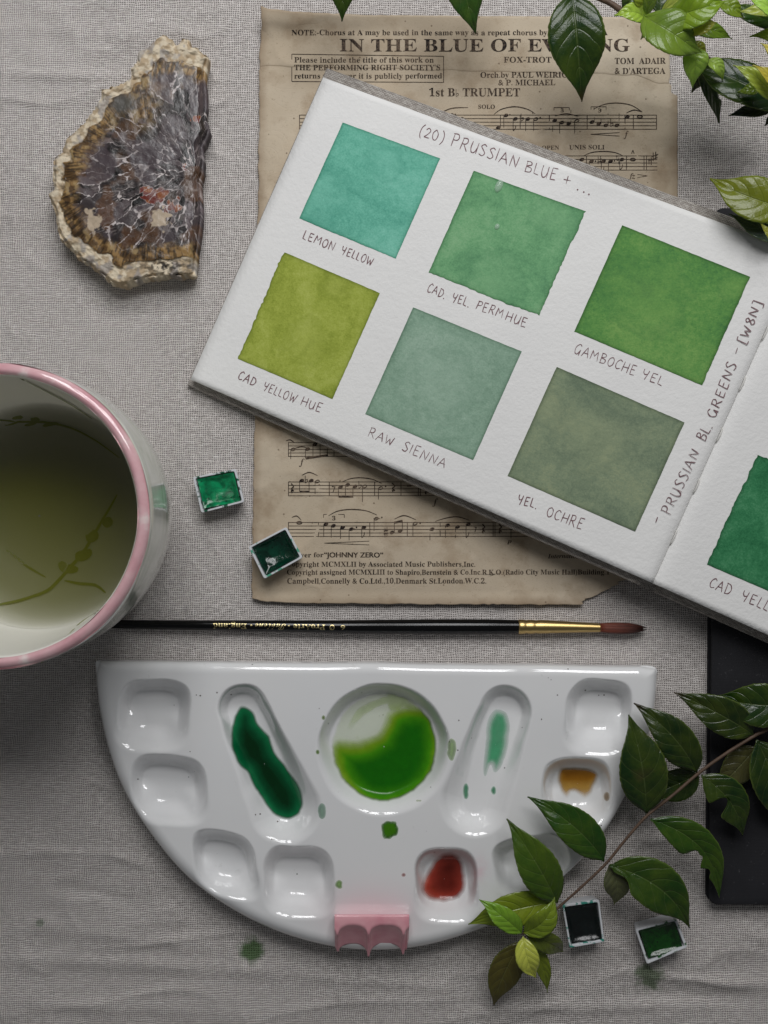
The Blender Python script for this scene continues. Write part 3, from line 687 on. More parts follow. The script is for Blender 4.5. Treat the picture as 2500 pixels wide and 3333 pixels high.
# ------------------------------------------------------------------ ceramic water cup
mcp = Mat('glazed_cup', Roughness=.12, Specular_IOR_Level=.5, Coat_Weight=.5, Coat_Roughness=.05)
v = mcp.obj()
c1 = mcp.ramp(mcp.noise(mcp.mapping(v, (26, 26, 60)), 1.0, 4, .5, .8), [(.36, lin(176, 186, 170)), (.48, lin(212, 214, 204)), (.62, lin(226, 226, 222))])
c1 = mcp.mix(mcp.ramp(mcp.noise(v, 60, 3), [(.6, G(0)), (.75, G(.5))]), c1, lin(150, 160, 150))
mcp.base(mcp.mix(mcp.attr('inside'), c1, lin(234, 232, 224))); mcp.set(mcp.b, 'Roughness', mcp.math('MULTIPLY_ADD', mcp.attr('inside'), .25, .12)); mcp.set(mcp.b, 'Coat Weight', mcp.math('MULTIPLY_ADD', mcp.attr('inside'), -.5, .5)); mcp.normal(mcp.bump(mcp.noise(v, 55, 2), .25, .0012))
mrm = Mat('pink_glaze', Roughness=.1, Coat_Weight=.7, Coat_Roughness=.04)
v = mrm.obj(); mrm.base(mrm.ramp(mrm.noise(v, 70, 4, .6), [(.30, lin(236, 220, 217)), (.42, lin(224, 182, 186)), (.55, lin(217, 168, 174)), (.7, lin(206, 150, 158))])); mrm.normal(mrm.bump(mrm.noise(v, 90, 2), .25, .001))
CC = np.array([(224 - 1250) * S, -(1678 - 1666.5) * S, 0])
cup = thing('ceramic_cup', 'round handmade white ceramic cup with a pink rim, cut by the left edge', 'cup', CC)
PO = np.array([(34, 0), (37, .6), (39, 3), (44, 12), (48.5, 26), (51.6, 42), (53, 56), (53.2, 68), (53.2, 78), (53.2, 82)]) / 1000
PL = np.array([(52.9, 84.6), (51.9, 86.4), (50.4, 87), (49, 86.2), (48.2, 84.2)]) / 1000
PI_ = np.array([(48.0, 80), (47.6, 72), (47.0, 60), (45.8, 48), (43.8, 37), (40.5, 26), (35, 17), (26, 11.5), (14, 9), (.3, 8.4)]) / 1000
prof = catmull(np.concatenate([PO, PL, PI_]), 4); NT = 144
def wob(th, z): return 1 + .009 * np.sin(2 * th + .6) + .007 * (vn(np.cos(th) * 3 + 9, np.sin(th) * 3 + z * 60, 5) - .5)
def lathe(pr, nt=NT):
    th = np.arange(nt) * 2 * np.pi / nt; R, TH = np.meshgrid(pr[:, 0], th, indexing='ij'); Zz = np.repeat(pr[:, 1][:, None], nt, 1)
    w_ = wob(TH, Zz); V = np.stack([R * np.cos(TH) * w_, R * np.sin(TH) * w_, Zz], -1).reshape(-1, 3) + CC
    return V, gridfaces(len(pr), nt, True)
V, F = lathe(prof); ins = np.repeat((np.arange(len(prof)) > 52).astype(float), NT)
F = F.tolist() + [list(range(NT))[::-1]]
mk('body', V, F, mcp.m, cup, attrs={'inside': ins})
# pink rim: a band of glaze over the lip with a wandering lower edge
lip = catmull(np.array([(52.75, 84.9), (52.3, 85.9), (51.5, 86.65), (50.4, 87), (49.5, 86.65), (48.9, 85.9)]) / 1000, 5); n = len(lip); th = np.arange(NT) * 2 * np.pi / NT
cen = np.array([.0505, .0835]); rows = []
for i in range(n):
    q = cen + (lip[i] - cen) * 1.06
    z_ = np.full(NT, q[1])
    if i == 0: z_ = q[1] + .0004 + .0022 * (vn(np.cos(th) * 5, np.sin(th) * 5, 8) - .5)
    if i == n - 1: z_ = q[1] + .0024 * (vn(np.cos(th) * 6, np.sin(th) * 6, 9) - .5)
    w_ = wob(th, z_)
    rows.append(np.column_stack([q[0] * np.cos(th) * w_, q[0] * np.sin(th) * w_, z_]) + CC)
mk('rim', np.concatenate(rows), gridfaces(n, NT, True), mrm.m, cup)
# painted vine inside, laid on the inner wall where the photo shows it
iz = PI_[::-1, 1]; ir = PI_[::-1, 0]
def inner_pt(px, py, off=.00025):
    c = np.array([0, 0, H]); d = np.array([(px - 1250) * S, -(py - 1666.5) * S, -H])
    for z in np.linspace(.084, .0085, 500):
        q = c + d * (H - z) / H; r = np.hypot(q[0] - CC[0], q[1] - CC[1])
        if r >= np.interp(z, iz, ir) - off: return q
    return q + [0, 0, off]
mvn = Mat('green_underglaze', Roughness=.2, Coat_Weight=.4); mvn.base(mvn.mix(mvn.noise(mvn.obj(), 300, 2), lin(138, 146, 88), lin(164, 168, 118)))
def vine(pts, w, taper=True):
    g = catmull(pts, 8); q = np.array([inner_pt(*p) for p in g]); T = np.gradient(q, axis=0); T /= np.linalg.norm(T, axis=1)[:, None] + 1e-9
    ax = np.array([CC[0], CC[1], .06]); Nn = ax - q; Nn /= np.linalg.norm(Nn, axis=1)[:, None]
    B = np.cross(T, Nn); B /= np.linalg.norm(B, axis=1)[:, None] + 1e-9
    t = np.linspace(0, 1, len(q)); ww = w * S / 2 * (np.sin(np.pi * np.clip(t * .96 + .02, 0, 1)) ** .45 if taper else 1.0)
    ww = np.broadcast_to(ww, (len(q),))[:, None]
    V = np.concatenate([q + B * ww + Nn * .0002, q - B * ww + Nn * .0002]); k = len(q); return V, [[i, i + 1, k + i + 1, k + i] for i in range(k - 1)]
a = Acc()
for pts, w in (([(50, 1222), (110, 1252), (165, 1280), (230, 1315), (300, 1362)], 9), ([(-60, 1362), (0, 1366), (70, 1372), (150, 1374), (230, 1392), (310, 1432), (390, 1490)], 9),
               ([(40, 1362), (58, 1356), (72, 1362)], 20), ([(15, 1382), (35, 1378), (60, 1372)], 12), ([(100, 1366), (115, 1362), (128, 1368)], 16), ([(80, 1384), (100, 1380), (120, 1374)], 11), ([(140, 1386), (162, 1380), (190, 1376)], 14),
               ([(-40, 1975), (0, 1968), (80, 1950), (155, 1922), (200, 1880), (225, 1850), (270, 1800), (330, 1700), (360, 1650), (382, 1610)], 12),
               ([(340, 1690), (350, 1700), (365, 1690)], 34), ([(280, 1750), (300, 1745), (320, 1735)], 40), ([(245, 1810), (270, 1808), (300, 1795)], 36), ([(195, 1830), (215, 1850), (255, 1855)], 30),
               ([(210, 1890), (260, 1900), (310, 1905), (345, 1930)], 10), ([(20, 1790), (60, 1820), (90, 1845), (150, 1880)], 9),
               ([(140, 2140), (170, 2110), (215, 2075), (260, 2030), (305, 2000), (335, 1980)], 8), ([(350, 1955), (370, 1935), (390, 1915)], 12), ([(130, 2130), (138, 2140), (136, 2160)], 6)):
    a.add(*vine(pts, w))
tag(mk('painted_vine', a.V, a.f, mvn.m, cup), 'thin painted green leaf sprays on the inner wall')

# green paint water
mw = bpy.data.materials.new('green_paint_water'); mw.use_nodes = True; nt = mw.node_tree; nt.nodes.clear()
out = nt.nodes.new('ShaderNodeOutputMaterial'); tr = nt.nodes.new('ShaderNodeBsdfTransparent'); gl = nt.nodes.new('ShaderNodeBsdfGlossy'); gl.inputs['Roughness'].default_value = .02
fr = nt.nodes.new('ShaderNodeFresnel'); fr.inputs[0].default_value = 1.33; mx = nt.nodes.new('ShaderNodeMixShader')
ge = nt.nodes.new('ShaderNodeNewGeometry'); mm = nt.nodes.new('ShaderNodeMath'); mm.operation = 'MULTIPLY'; m1 = nt.nodes.new('ShaderNodeMath'); m1.operation = 'SUBTRACT'; m1.inputs[0].default_value = 1.0
nt.links.new(ge.outputs['Backfacing'], m1.inputs[1]); nt.links.new(fr.outputs[0], mm.inputs[0]); nt.links.new(m1.outputs[0], mm.inputs[1]); nt.links.new(mm.outputs[0], mx.inputs[0]); nt.links.new(tr.outputs[0], mx.inputs[1]); nt.links.new(gl.outputs[0], mx.inputs[2]); nt.links.new(mx.outputs[0], out.inputs['Surface'])
ab = nt.nodes.new('ShaderNodeVolumeAbsorption'); ab.inputs['Color'].default_value = (.82, .835, .0, 1); ab.inputs['Density'].default_value = 37
vsc = nt.nodes.new('ShaderNodeVolumeScatter'); vsc.inputs['Color'].default_value = (.86, .88, .04, 1); vsc.inputs['Density'].default_value = 36
ads = nt.nodes.new('ShaderNodeAddShader'); nt.links.new(ab.outputs[0], ads.inputs[0]); nt.links.new(vsc.outputs[0], ads.inputs[1]); nt.links.new(ads.outputs[0], out.inputs['Volume'])
ZW = .0385
wp = [(.0003, ZW)] + [(r_, ZW) for r_ in np.linspace(.005, np.interp(ZW, iz, ir) - .0012, 14)] + [(np.interp(ZW, iz, ir) - .0004, ZW + .0005)]
wl = [(np.interp(z_, iz, ir) - .0004, z_) for z_ in np.linspace(ZW - .001, .0089, 16)] + [(.0003, .0089)]
V, F = lathe(np.array(wp + wl))
wo = mk('paint_water', V, F[:, ::-1], mw); tag(wo, 'murky olive green paint water inside the pink-rimmed cup', 'water')

# ------------------------------------------------------------------ half pans of paint
mpl = Mat('white_plastic', Roughness=.35)
v = mpl.pos(); st_ = mpl.ramp(mpl.math('ADD', mpl.noise(v, 330, 4, .6), mpl.math('MULTIPLY', mpl.attr('rimness'), .1)), [(.64, G(0)), (.70, G(1))])
oi = mpl.n('ObjectInfo').outputs['Color']
mpl.base(mpl.mix(st_, lin(214, 216, 220), oi))
def pan(name, lab, q, zb, hgt, paint, stains, conc, gloss, seed):
    """q: photo corners of the top rim TL,TR,BR,BL"""
    zt = zb + hgt; c4 = np.array([P(x, y, zt) for x, y in q]); ctr = c4.mean(0)
    root = thing(name, lab, 'paint pan', (ctr[0], ctr[1], zb), 'half pans of green watercolour')
    poly = rrect(c4[:, :2], .0009, 4); k = len(poly)
    def ring(f, z, ins=0.0):
        d = poly - ctr[:2]; L = np.linalg.norm(d, axis=1)[:, None]; return np.column_stack([ctr[:2] + d * f - d / L * ins, np.full(k, z)])
    rows = [ring(.86, zb), ring(.88, zb + .0004), ring(.985, zt - .0014), ring(1.0, zt - .0012), ring(1.0, zt - .0002), ring(1, zt, .0002), ring(1, zt, .0010), ring(1, zt - .0003, .0012), ring(.96, zt - .0030, .0012), ring(.90, zb + .0012, .0014)]
    V = np.concatenate(rows); F = gridfaces(len(rows), k, True).tolist() + [list(range(k))[::-1], list(range((len(rows) - 1) * k, len(rows) * k))]
    rn = np.repeat(np.array([0, 0, .3, .6, .8, 1, 1, 1.2, 1.4, 1.4]), k)
    t_ = mk('tray', V, F, mpl.m, root, smooth=False, attrs={'rimness': rn}); t_.color = lin(*stains)
    # dried paint, hollowed by the brush
    m = Mat('pan_paint_' + str(seed), Roughness=gloss, Coat_Weight=.25, Coat_Roughness=.1)
    v = m.pos(); f = m.noise(v, 240, 5, .6, .7)
    cb = m.ramp(f, [(.3, lin(*[int(c * .55) for c in paint])), (.5, lin(*paint)), (.72, lin(*[min(255, int(c * 1.25 + 4)) for c in paint]))])
    vo = m.n('TexVoronoi', Vector=v, Scale=330.0).outputs['Distance']
    m.base(m.mix(m.ramp(vo, [(.10, G(.75)), (.16, G(0))]), cb, lin(10, 24, 16))); m.normal(m.bump(f, .5, .0006))
    N_ = 34; u = np.linspace(-1, 1, N_); Ug, Vg = np.meshgrid(u, u)
    ax = (c4[1] - c4[0]) / 2; ay = (c4[3] - c4[0]) / 2; fw = np.linalg.norm(ax); fh = np.linalg.norm(ay)
    sx_, sy_ = (fw * .985 - .0013) / fw, (fh * .985 - .0013) / fh
    rr = np.maximum(np.abs(Ug), np.abs(Vg)); 
    z_ = zt - .0016 + .0009 * sstep(.7, 1.0, rr) - conc * (1 - Ug ** 2) * (1 - Vg ** 2) + .0007 * (fbm(Ug * 2 + seed, Vg * 2, seed, 3) - .5)
    Pp = ctr + Ug[..., None] * ax * sx_ + Vg[..., None] * ay * sy_; Pp[..., 2] = z_
    mk('paint_block', Pp.reshape(-1, 3), gridfaces(N_, N_)[:, ::-1], m.m, root)
pan('paint_pan', 'half pan of bright emerald paint lying on the linen beside the cup', [(627, 1553), (768, 1526), (796, 1634), (655, 1670)], .0003, .0088, (4, 124, 78), (10, 80, 56), .0009, .22, 3)
pan('paint_pan', 'half pan of dark bottle green paint overlapping the corner of the music sheet', [(808, 1780), (932, 1715), (986, 1815), (860, 1885)], .0012, .0088, (4, 48, 34), (90, 165, 140), .0020, .12, 5)
pan('paint_pan', 'half pan of nearly black green paint touching the leafy stem', [(1830, 2946), (1951, 2929), (1968, 3066), (1854, 3086)], .0003, .0092, (4, 12, 12), (60, 140, 125), .0008, .3, 8)
pan('paint_pan', 'half pan of deep grass green paint under a leaf tip at lower right', [(2068, 3026), (2203, 2990), (2238, 3083), (2106, 3139)], .0003, .0092, (14, 62, 14), (40, 95, 45), .0005, .25, 12)

# ------------------------------------------------------------------ paintbrush
mbh = Mat('black_lacquer', Base_Color=lin(9, 9, 10), Roughness=.16, Specular_IOR_Level=.35)
mgd = Mat('brass_ferrule', Metallic=1.0, Roughness=.34); mgd.base(mgd.mix(mgd.noise(mgd.mapping(mgd.pos(), (20, 900, 900)), 1.0, 3), lin(172, 146, 92), lin(206, 180, 126)))
mbr = Mat('brush_hair', Roughness=.5); mbr.base(mbr.ramp(mbr.attr('along'), [(0, lin(112, 52, 34)), (.45, lin(92, 40, 26)), (.85, lin(38, 20, 16))]))
mgl = Mat('gold_print', Metallic=.9, Roughness=.35, Base_Color=lin(206, 190, 140))
zA = .0030
br = thing('paintbrush', 'black-handled round paintbrush with brass ferrule lying below the music sheet', 'paintbrush', P(1250, 2040, 0))
def axis_y(px): return np.interp(px, [240, 1100, 1800, 2100], [2030, 2040, 2040, 2046])
hx = np.array([240, 246, 260, 300, 600, 1000, 1250, 1450, 1600, 1688, 1690]); hr = np.array([2, 8, 11, 13, 16, 20, 23.5, 25, 24.4, 22.5, 20]) * S
hxs = np.concatenate([[240, 243, 248, 256, 270], np.linspace(300, 1685, 70), [1688, 1690]]); hrs = np.interp(hxs, hx, hr)
def spin(pxs, rs, name, mat, n=24, jag=None, attrs=None):
    th = np.arange(n) * 2 * np.pi / n; V = []
    for px_, r_ in zip(pxs, rs):
        c_ = P(px_, float(axis_y(px_)), zA); zc = max(r_, zA) if r_ > zA else zA
        for t_ in th: V.append((c_[0], c_[1] + r_ * math.cos(t_), zA + .0002 + r_ * math.sin(t_)))
    F = gridfaces(len(pxs), n, True).tolist() + [list(range(n))[::-1], list(range((len(pxs) - 1) * n, len(pxs) * n))]
    return mk(name, V, F, mat, br, attrs=attrs)
hnd = spin(hxs, hrs, 'handle', mbh.m)
fx = [1686, 1688, 1700, 1708, 1713, 1718, 1728, 1738, 1743, 1748, 1756, 1770, 1850, 1950, 1954, 1955]; fr_ = np.array([22, 23.6, 23.6, 22.8, 21, 22.4, 23, 22.2, 20.6, 21.6, 22.4, 22, 18.5, 14.6, 14.4, 13]) * S
spin(fx, fr_, 'ferrule', mgd.m, 32)
bx_ = np.linspace(1948, 2092, 26); bt = (bx_ - 1948) / 144; brd = np.interp(bt, [0, .15, .4, .65, .85, .95, 1], [13, 14.5, 17, 16.5, 13, 9, 5]) * S
bst = spin(bx_, brd, 'bristles', mbr.m, 24, attrs={'along': np.repeat(bt, 24)})
a = Acc()
for k_ in range(130):
    t0 = random.uniform(0, 2 * math.pi); ln = random.uniform(.86, 1.06); e_ = []
    for s_ in np.linspace(0, 1, 7):
        px_ = 1950 + 146 * ln * s_; r_ = np.interp(s_ * ln, [0, .15, .4, .65, .85, .95, 1.06], [13.2, 14.8, 17.3, 16.7, 13, 8.5, 4]) * S * 1.015
        c_ = P(px_, float(axis_y(px_)), zA); e_.append((c_[0], c_[1] + r_ * math.cos(t0), zA + .0002 + r_ * math.sin(t0)))
    a.add(*tube(e_, np.linspace(.00016, .00006, 7), 4))
al = np.concatenate([np.repeat(np.linspace(0, 1, 7), 4)] * 130); al = np.clip(al + np.repeat(np.random.default_rng(2).uniform(-.35, .2, 130), 28), 0, 1)
tag(mk('hair', a.V, a.f, mbr.m, bst, attrs={'along': al}), None, kind='stuff')
def brush_text(s, xl, xr, cap, style, yoff=0, name='gold_lettering'):
    V, F = font_mesh(s, style); k = (xr - xl) / (V[:, 0].max() - V[:, 0].min())
    px = xr - (V[:, 0] - V[:, 0].min()) * k; py = axis_y(px) - yoff + (V[:, 1] - caph(style) / 2) * cap / caph(style)
    w_ = PA(px, py, zA); r_ = np.interp(px, hx, hr); dy = (py - axis_y(px)) * -S * (H - zA - r_) / H
    w_[:, 2] = zA + .0002 + np.sqrt(np.maximum(r_ ** 2 - dy ** 2, 1e-9)) + .00005; cyl = P(1250, 2040, zA)[1]
    for i in range(len(w_)): w_[i, 1] = P(px[i], float(axis_y(px[i])), zA)[1] + dy[i]
    mk(name, w_, F, mgl.m, hnd, smooth=False)
brush_text('6', 1110, 1124, 15, 'sans'); brush_text('ProArte', 957, 1060, 17, 'serif'); brush_text('Sablene', 833, 932, 19, 'script'); brush_text('England', 696, 806, 17, 'serif')
brush_text('\u2022', 939, 946, 13, 'sans', 4); brush_text('\u2022', 817, 824, 13, 'sans', 4); brush_text('\u00d8', 1074, 1090, 17, 'sans')
# ------------------------------------------------------------------ half-round ceramic palette
ZP = .0135
WELLS = [  # outline corners in the photo, rounding, depth (mm)
 ([(425, 2250), (592, 2250), (566, 2408), (418, 2398)], 36, 6.5), ([(458, 2490), (636, 2500), (632, 2650), (470, 2636)], 36, 6.5),
 ([(650, 2738), (800, 2748), (796, 2898), (690, 2868)], 36, 6.5), ([(896, 2790), (1050, 2794), (1046, 2950), (902, 2942)], 36, 6.5),
 ([(1880, 2246), (2034, 2252), (2000, 2420), (1882, 2410)], 36, 6.5), ([(1802, 2502), (1952, 2506), (1962, 2650), (1806, 2660)], 36, 6.5),
 ([(1640, 2765), (1800, 2752), (1840, 2850), (1650, 2892)], 34, 6.0), ([(1390, 2796), (1512, 2800), (1520, 2960), (1386, 2960)], 36, 6.5)]
SLOTS = [((790, 2308), (930, 2632), 82, 110, 6.5), ((1644, 2318), (1545, 2610), 86, 108, 6.0)]
CIRC = (1249, 2437, 212, 7.0)
def pal_depth(px, py):
    d = np.zeros(np.shape(px))
    wb = 3.0 * (vn(px / 60, py / 60, 3) - .5) * 2
    def carve(sd, cy, hh, dep):
        wall = 34 + 46 * sstep(-.5, 1.0, (py - cy) / hh)
        t = sstep(6, -1, (sd + wb) / wall * 6) if False else sstep(0.16, -1.0, (sd + wb) / wall)
        return 1.22 * dep * t * (1 + .10 * sstep(0, 1.6, -sd / 60))
    for q, r, dep in WELLS:
        q = np.array(q, float); c_ = q.mean(0); ax = (q[1] + q[2] - q[0] - q[3]) / 4; ay = (q[3] + q[2] - q[0] - q[1]) / 4
        ax = ax * (1 + r / np.hypot(*ax)); ay = ay * (1 + r / np.hypot(*ay)); dt = ax[0] * ay[1] - ax[1] * ay[0]
        ex, ey = px - c_[0] + wb, py - c_[1] + wb; u = (ex * ay[1] - ey * ay[0]) / dt; w = (ey * ax[0] - ex * ax[1]) / dt
        m_ = (np.abs(u) ** 3.4 + np.abs(w) ** 3.4 + 1e-9) ** (1 / 3.4); k_ = sstep(-.35, .75, w)
        d = np.maximum(d, dep * 1.7 * (sstep(1.06, .70, m_) * (1 - k_) + sstep(1.14, .20, m_) * k_))
    for (x0, y0), (x1, y1), r0, r1, dep in SLOTS:
        ex, ey = x1 - x0, y1 - y0; t = np.clip(((px - x0) * ex + (py - y0) * ey) / (ex * ex + ey * ey), 0, 1)
        sd = np.hypot(px - x0 - t * ex, py - y0 - t * ey) - (r0 + (r1 - r0) * t)
        d = np.maximum(d, carve(sd, (y0 + y1) / 2, 220, dep))
    d = np.maximum(d, carve(np.hypot(px - CIRC[0], py - CIRC[1]) - CIRC[2], CIRC[1], 200, CIRC[3]))
    return d / 1000
def pal_outline(n=1000):
    a, b = 913, 925; pts = [(2136, 2196)]
    pts = [(1225 + a * math.cos(t), 2166 + b * math.sin(t)) for t in np.linspace(.03, math.pi - .006, 400)]
    pts += [(309, 2160), (311, 2153), (318, 2150)] + [(320 + (2112 - 320) * t, 2151 + 6 * math.sin(math.pi * t * .5) + 12 * t ** 2) for t in np.linspace(0, 1, 160)] + [(2128, 2171), (2137, 2179), (2139, 2190)]
    p = np.array(pts); L = np.concatenate([[0], np.cumsum(np.hypot(*np.diff(np.vstack([p, p[:1]]), axis=0).T))]); pc = np.vstack([p, p[:1]])
    s = np.linspace(0, L[-1], n + 1)[:-1]; return np.column_stack([np.interp(s, L, pc[:, 0]), np.interp(s, L, pc[:, 1])])
ol = pal_outline(); c0 = np.array([1225, 2540.])
ol = ol + (c0 - ol) / np.linalg.norm(c0 - ol, axis=1)[:, None] * (5 * (vn(np.arange(1000) / 40, np.zeros(1000), 4) - .5))[:, None]
dist_pts = ol[::5]
def edge_d(px, py): return -sdpoly(px, py, ol[::12].tolist())
RAD = 40.0
fr1 = np.concatenate([np.linspace(.002, .93, 210), np.linspace(.934, 1, 30)])
PXp = c0[0] + (ol[:, 0] - c0[0])[None, :] * fr1[:, None]; PYp = c0[1] + (ol[:, 1] - c0[1])[None, :] * fr1[:, None]
def pal_z(px, py, ed=None):
    if ed is None: ed = edge_d(px, py)
    rr = np.clip(1 - np.maximum(ed, 0) / RAD, 0, 1)
    z = ZP - .0042 * (1 - np.sqrt(np.maximum(1 - rr ** 2.4, 0))) + .0009 * (fbm(px / 330, py / 330, 13, 2) - .5)
    return z - pal_depth(px, py)
ed = edge_d(PXp, PYp); ZZp = pal_z(PXp, PYp, ed)
pit = np.zeros_like(ZZp)
pr_ = random.Random(4); PITS = []
for k_ in range(26):
    while True:
        x_, y_ = pr_.uniform(330, 2120), pr_.uniform(2170, 3070)
        if float(edge_d(np.array(x_), np.array(y_))) > 15: break
    PITS.append((x_, y_))
pal = thing('palette', 'half-round white glazed ceramic palette with wells of paint', 'palette', P(1225, 2560, 0))
nrp, ncp = PXp.shape
topv = PA(PXp, PYp, ZZp).reshape(-1, 3)
# side wall down to the cloth
sides = []
for z_, s_ in ((ZP - .0062, 1.0), (ZP - .009, .999), (.0025, .994), (.0008, .985), (.0004, .975)):
    q = PA(c0[0] + (ol[:, 0] - c0[0]) * s_, c0[1] + (ol[:, 1] - c0[1]) * s_, np.full(1000, ZP - .004)); q[:, 2] = z_; sides.append(q)
V = np.concatenate([topv] + sides); F = gridfaces(nrp + len(sides), ncp, True)
mpa = Mat('white_glaze', Roughness=.03, Specular_IOR_Level=.5, Coat_Weight=.6, Coat_Roughness=.01)
v = mpa.pos()
cpal = mpa.mix(mpa.noise(v, 22, 4), lin(228, 229, 231), lin(237, 236, 235))
cpal = mpa.mix(mpa.attr('blush'), cpal, lin(226, 190, 198))
vo = mpa.n('TexVoronoi', Vector=v, Scale=210.0).outputs['Distance']
sel = mpa.ramp(mpa.noise(v, 60, 2), [(.60, G(0)), (.63, G(1))])
pin = mpa.math('MULTIPLY', mpa.ramp(vo, [(.055, G(1)), (.085, G(0))]), sel)
cpal = mpa.mix(mpa.math('MULTIPLY', pin, .8), cpal, lin(60, 50, 46))
sm_ = mpa.ramp(mpa.noise(v, 130, 5, .7), [(.66, G(0)), (.76, G(.35))])
cpal = mpa.mix(sm_, cpal, lin(176, 176, 170))
mpa.base(cpal)
hb = mpa.math('SUBTRACT', mpa.math('MULTIPLY', mpa.noise(v, 60, 2), 1.0), mpa.math('MULTIPLY', pin, 1.2))
mpa.normal(mpa.bump(hb, .12, .0005))
bl = np.exp(-(((PXp - 1200) / 150) ** 2 + ((PYp - 2960) / 75) ** 2)) * .45 + .45 * np.exp(-(((PXp - 1560) / 26) ** 2 + ((PYp - 2830) / 45) ** 2)) * fbm(PXp / 22, PYp / 22, 6, 3) * 1.6
blush = np.concatenate([bl.ravel(), np.zeros(len(sides) * ncp)])
mk('body', V, F, mpa.m, pal, attrs={'blush': np.clip(blush, 0, 1)})
mpi = Mat('pinhole', Roughness=.9); mpi.base(lin(96, 88, 84)); a = Acc()
for x_, y_ in PITS:
    for k_ in range(pr_.choice((1, 1, 1, 2))):
        cx_, cy_, rr_ = x_ + k_ * pr_.uniform(9, 18), y_ + pr_.uniform(-5, 5), pr_.uniform(1.2, 2.6); tt = np.arange(9) * 2 * np.pi / 9
        qx, qy = cx_ + rr_ * np.cos(tt) * pr_.uniform(.7, 1.3), cy_ + rr_ * np.sin(tt); a.add(PA(qx, qy, pal_z(qx, qy) + .00006), [list(range(9))[::-1]])
tag(mk('glaze_pinholes', a.V, a.f, mpi.m, pal, smooth=False), None, kind='stuff')

# washes of paint lying in the wells
mwa = Mat('wet_wash', Roughness=.22, Specular_IOR_Level=.4)
mwa.base(mwa.mix(mwa.ramp(mwa.noise(mwa.pos(), 300, 5, .65), [(.35, G(.0)), (.7, G(.28))]), mwa.attr('tint', 'Color'), mwa.mix(1.0, mwa.attr('tint', 'Color'), (.45, .45, .45, 1), 'MULTIPLY'))); mwa.set(mwa.b, 'Alpha', mwa.attr('dens')); mwa.normal(mwa.bump(mwa.noise(mwa.pos(), 120, 2), .15, .0005))
def wash(name, outl, colour, lab=None, nring=30, nth=150, rough=7, seed=0, lift=.00012):
    """outl: photo outline; colour(px,py,sd)-> rgb(lin), alpha"""
    o = catmull(outl, 10, True); c_ = o.mean(0); L = np.concatenate([[0], np.cumsum(np.hypot(*np.diff(np.vstack([o, o[:1]]), axis=0).T))]); oc = np.vstack([o, o[:1]])
    s_ = np.linspace(0, L[-1], nth + 1)[:-1]; b = np.column_stack([np.interp(s_, L, oc[:, 0]), np.interp(s_, L, oc[:, 1])])
    th = np.arctan2(b[:, 1] - c_[1], b[:, 0] - c_[0]); rr = np.hypot(b[:, 0] - c_[0], b[:, 1] - c_[1])
    rr = rr + rough * (fbm(np.cos(th) * rr / 26 + 9, np.sin(th) * rr / 26, seed, 3) - .5) * 2
    b = np.column_stack([c_[0] + rr * np.cos(th), c_[1] + rr * np.sin(th)])
    f_ = np.concatenate([np.linspace(.01, .85, nring - 8), np.linspace(.87, 1, 8)])
    px = c_[0] + (b[:, 0] - c_[0])[None] * f_[:, None]; py = c_[1] + (b[:, 1] - c_[1])[None] * f_[:, None]
    sd = -sdpoly(px, py, b[::2].tolist()); sd = np.maximum(sd, 0)
    rgb, al = colour(px, py, sd); rgb = rgb * (1 - .38 * np.exp(-((sd - 5) / 3.5) ** 2))[..., None]; z = pal_z(px, py) + lift * (.25 + .75 * sstep(0, 12, sd))
    o_ = mk(name, PA(px, py, z).reshape(-1, 3), gridfaces(len(f_), nth, True), mwa.m, pal, attrs={'dens': al.ravel()}, colors=rgb.reshape(-1, 3))
    if lab: tag(o_, lab)
def cmix(stops, t):
    ps = [s[0] for s in stops]; cs = np.array([lin(*s[1])[:3] for s in stops]); return np.stack([np.interp(t, ps, cs[:, i]) for i in range(3)], -1)
cr = lambda x, y: (250 + x * .663, 2100 + y * .663)
GREEN1 = [cr(*p) for p in ((820, 298), (872, 330), (892, 385), (945, 440), (965, 500), (1012, 572), (1062, 640), (1104, 705), (1112, 760), (1100, 825), (1058, 852), (1000, 850), (950, 820), (908, 760), (860, 680), (830, 622), (790, 580), (760, 510), (755, 430), (772, 350), (792, 310))]
def c_green(px, py, sd): 
    t = np.clip(sd / 52, 0, 1) + .15 * (fbm(px / 40, py / 40, 3, 2) - .5)
    return cmix([(0, (70, 150, 110)), (.22, (14, 112, 66)), (.6, (2, 74, 40)), (1, (0, 46, 16))], t), np.clip(.12 + sstep(0, 11, sd) * .88, 0, .99)
wash('paint_wash', GREEN1, c_green, 'dark bottle green wash in the left slot', rough=5, seed=2)
STRONG = [(1098, 2440), (1165, 2434), (1232, 2412), (1266, 2366), (1288, 2328), (1345, 2314), (1402, 2330), (1428, 2400), (1424, 2465), (1394, 2545), (1332, 2596), (1245, 2618), (1172, 2594), (1118, 2530)]
STR = catmull(STRONG, 4, True).tolist()
def c_pool(px, py, sd):
    s = -sdpoly(px, py, STR) + 16 * (fbm(px / 50, py / 50, 8, 3) - .5); t = sstep(-46, 66, s)
    rgb = cmix([(0, (196, 214, 160)), (.2, (156, 186, 70)), (.42, (120, 160, 24)), (.7, (66, 142, 8)), (1, (22, 104, 4))], t)
    wsh = .26 + .45 * sstep(.42, .62, fbm(px / 75 + 3, py / 120, 17, 3)) 
    sw_ = np.abs(np.hypot(px - 1262, py - 2418) - 128 - 14 * fbm(px / 60, py / 60, 14, 2)); wsh = np.maximum(wsh, .62 * sstep(26, 4, sw_) * sstep(2440, 2300, py)); al = np.maximum(wsh, sstep(-48, 16, s)) * sstep(0, 14, sd)
    return rgb, np.clip(al, 0, .99)
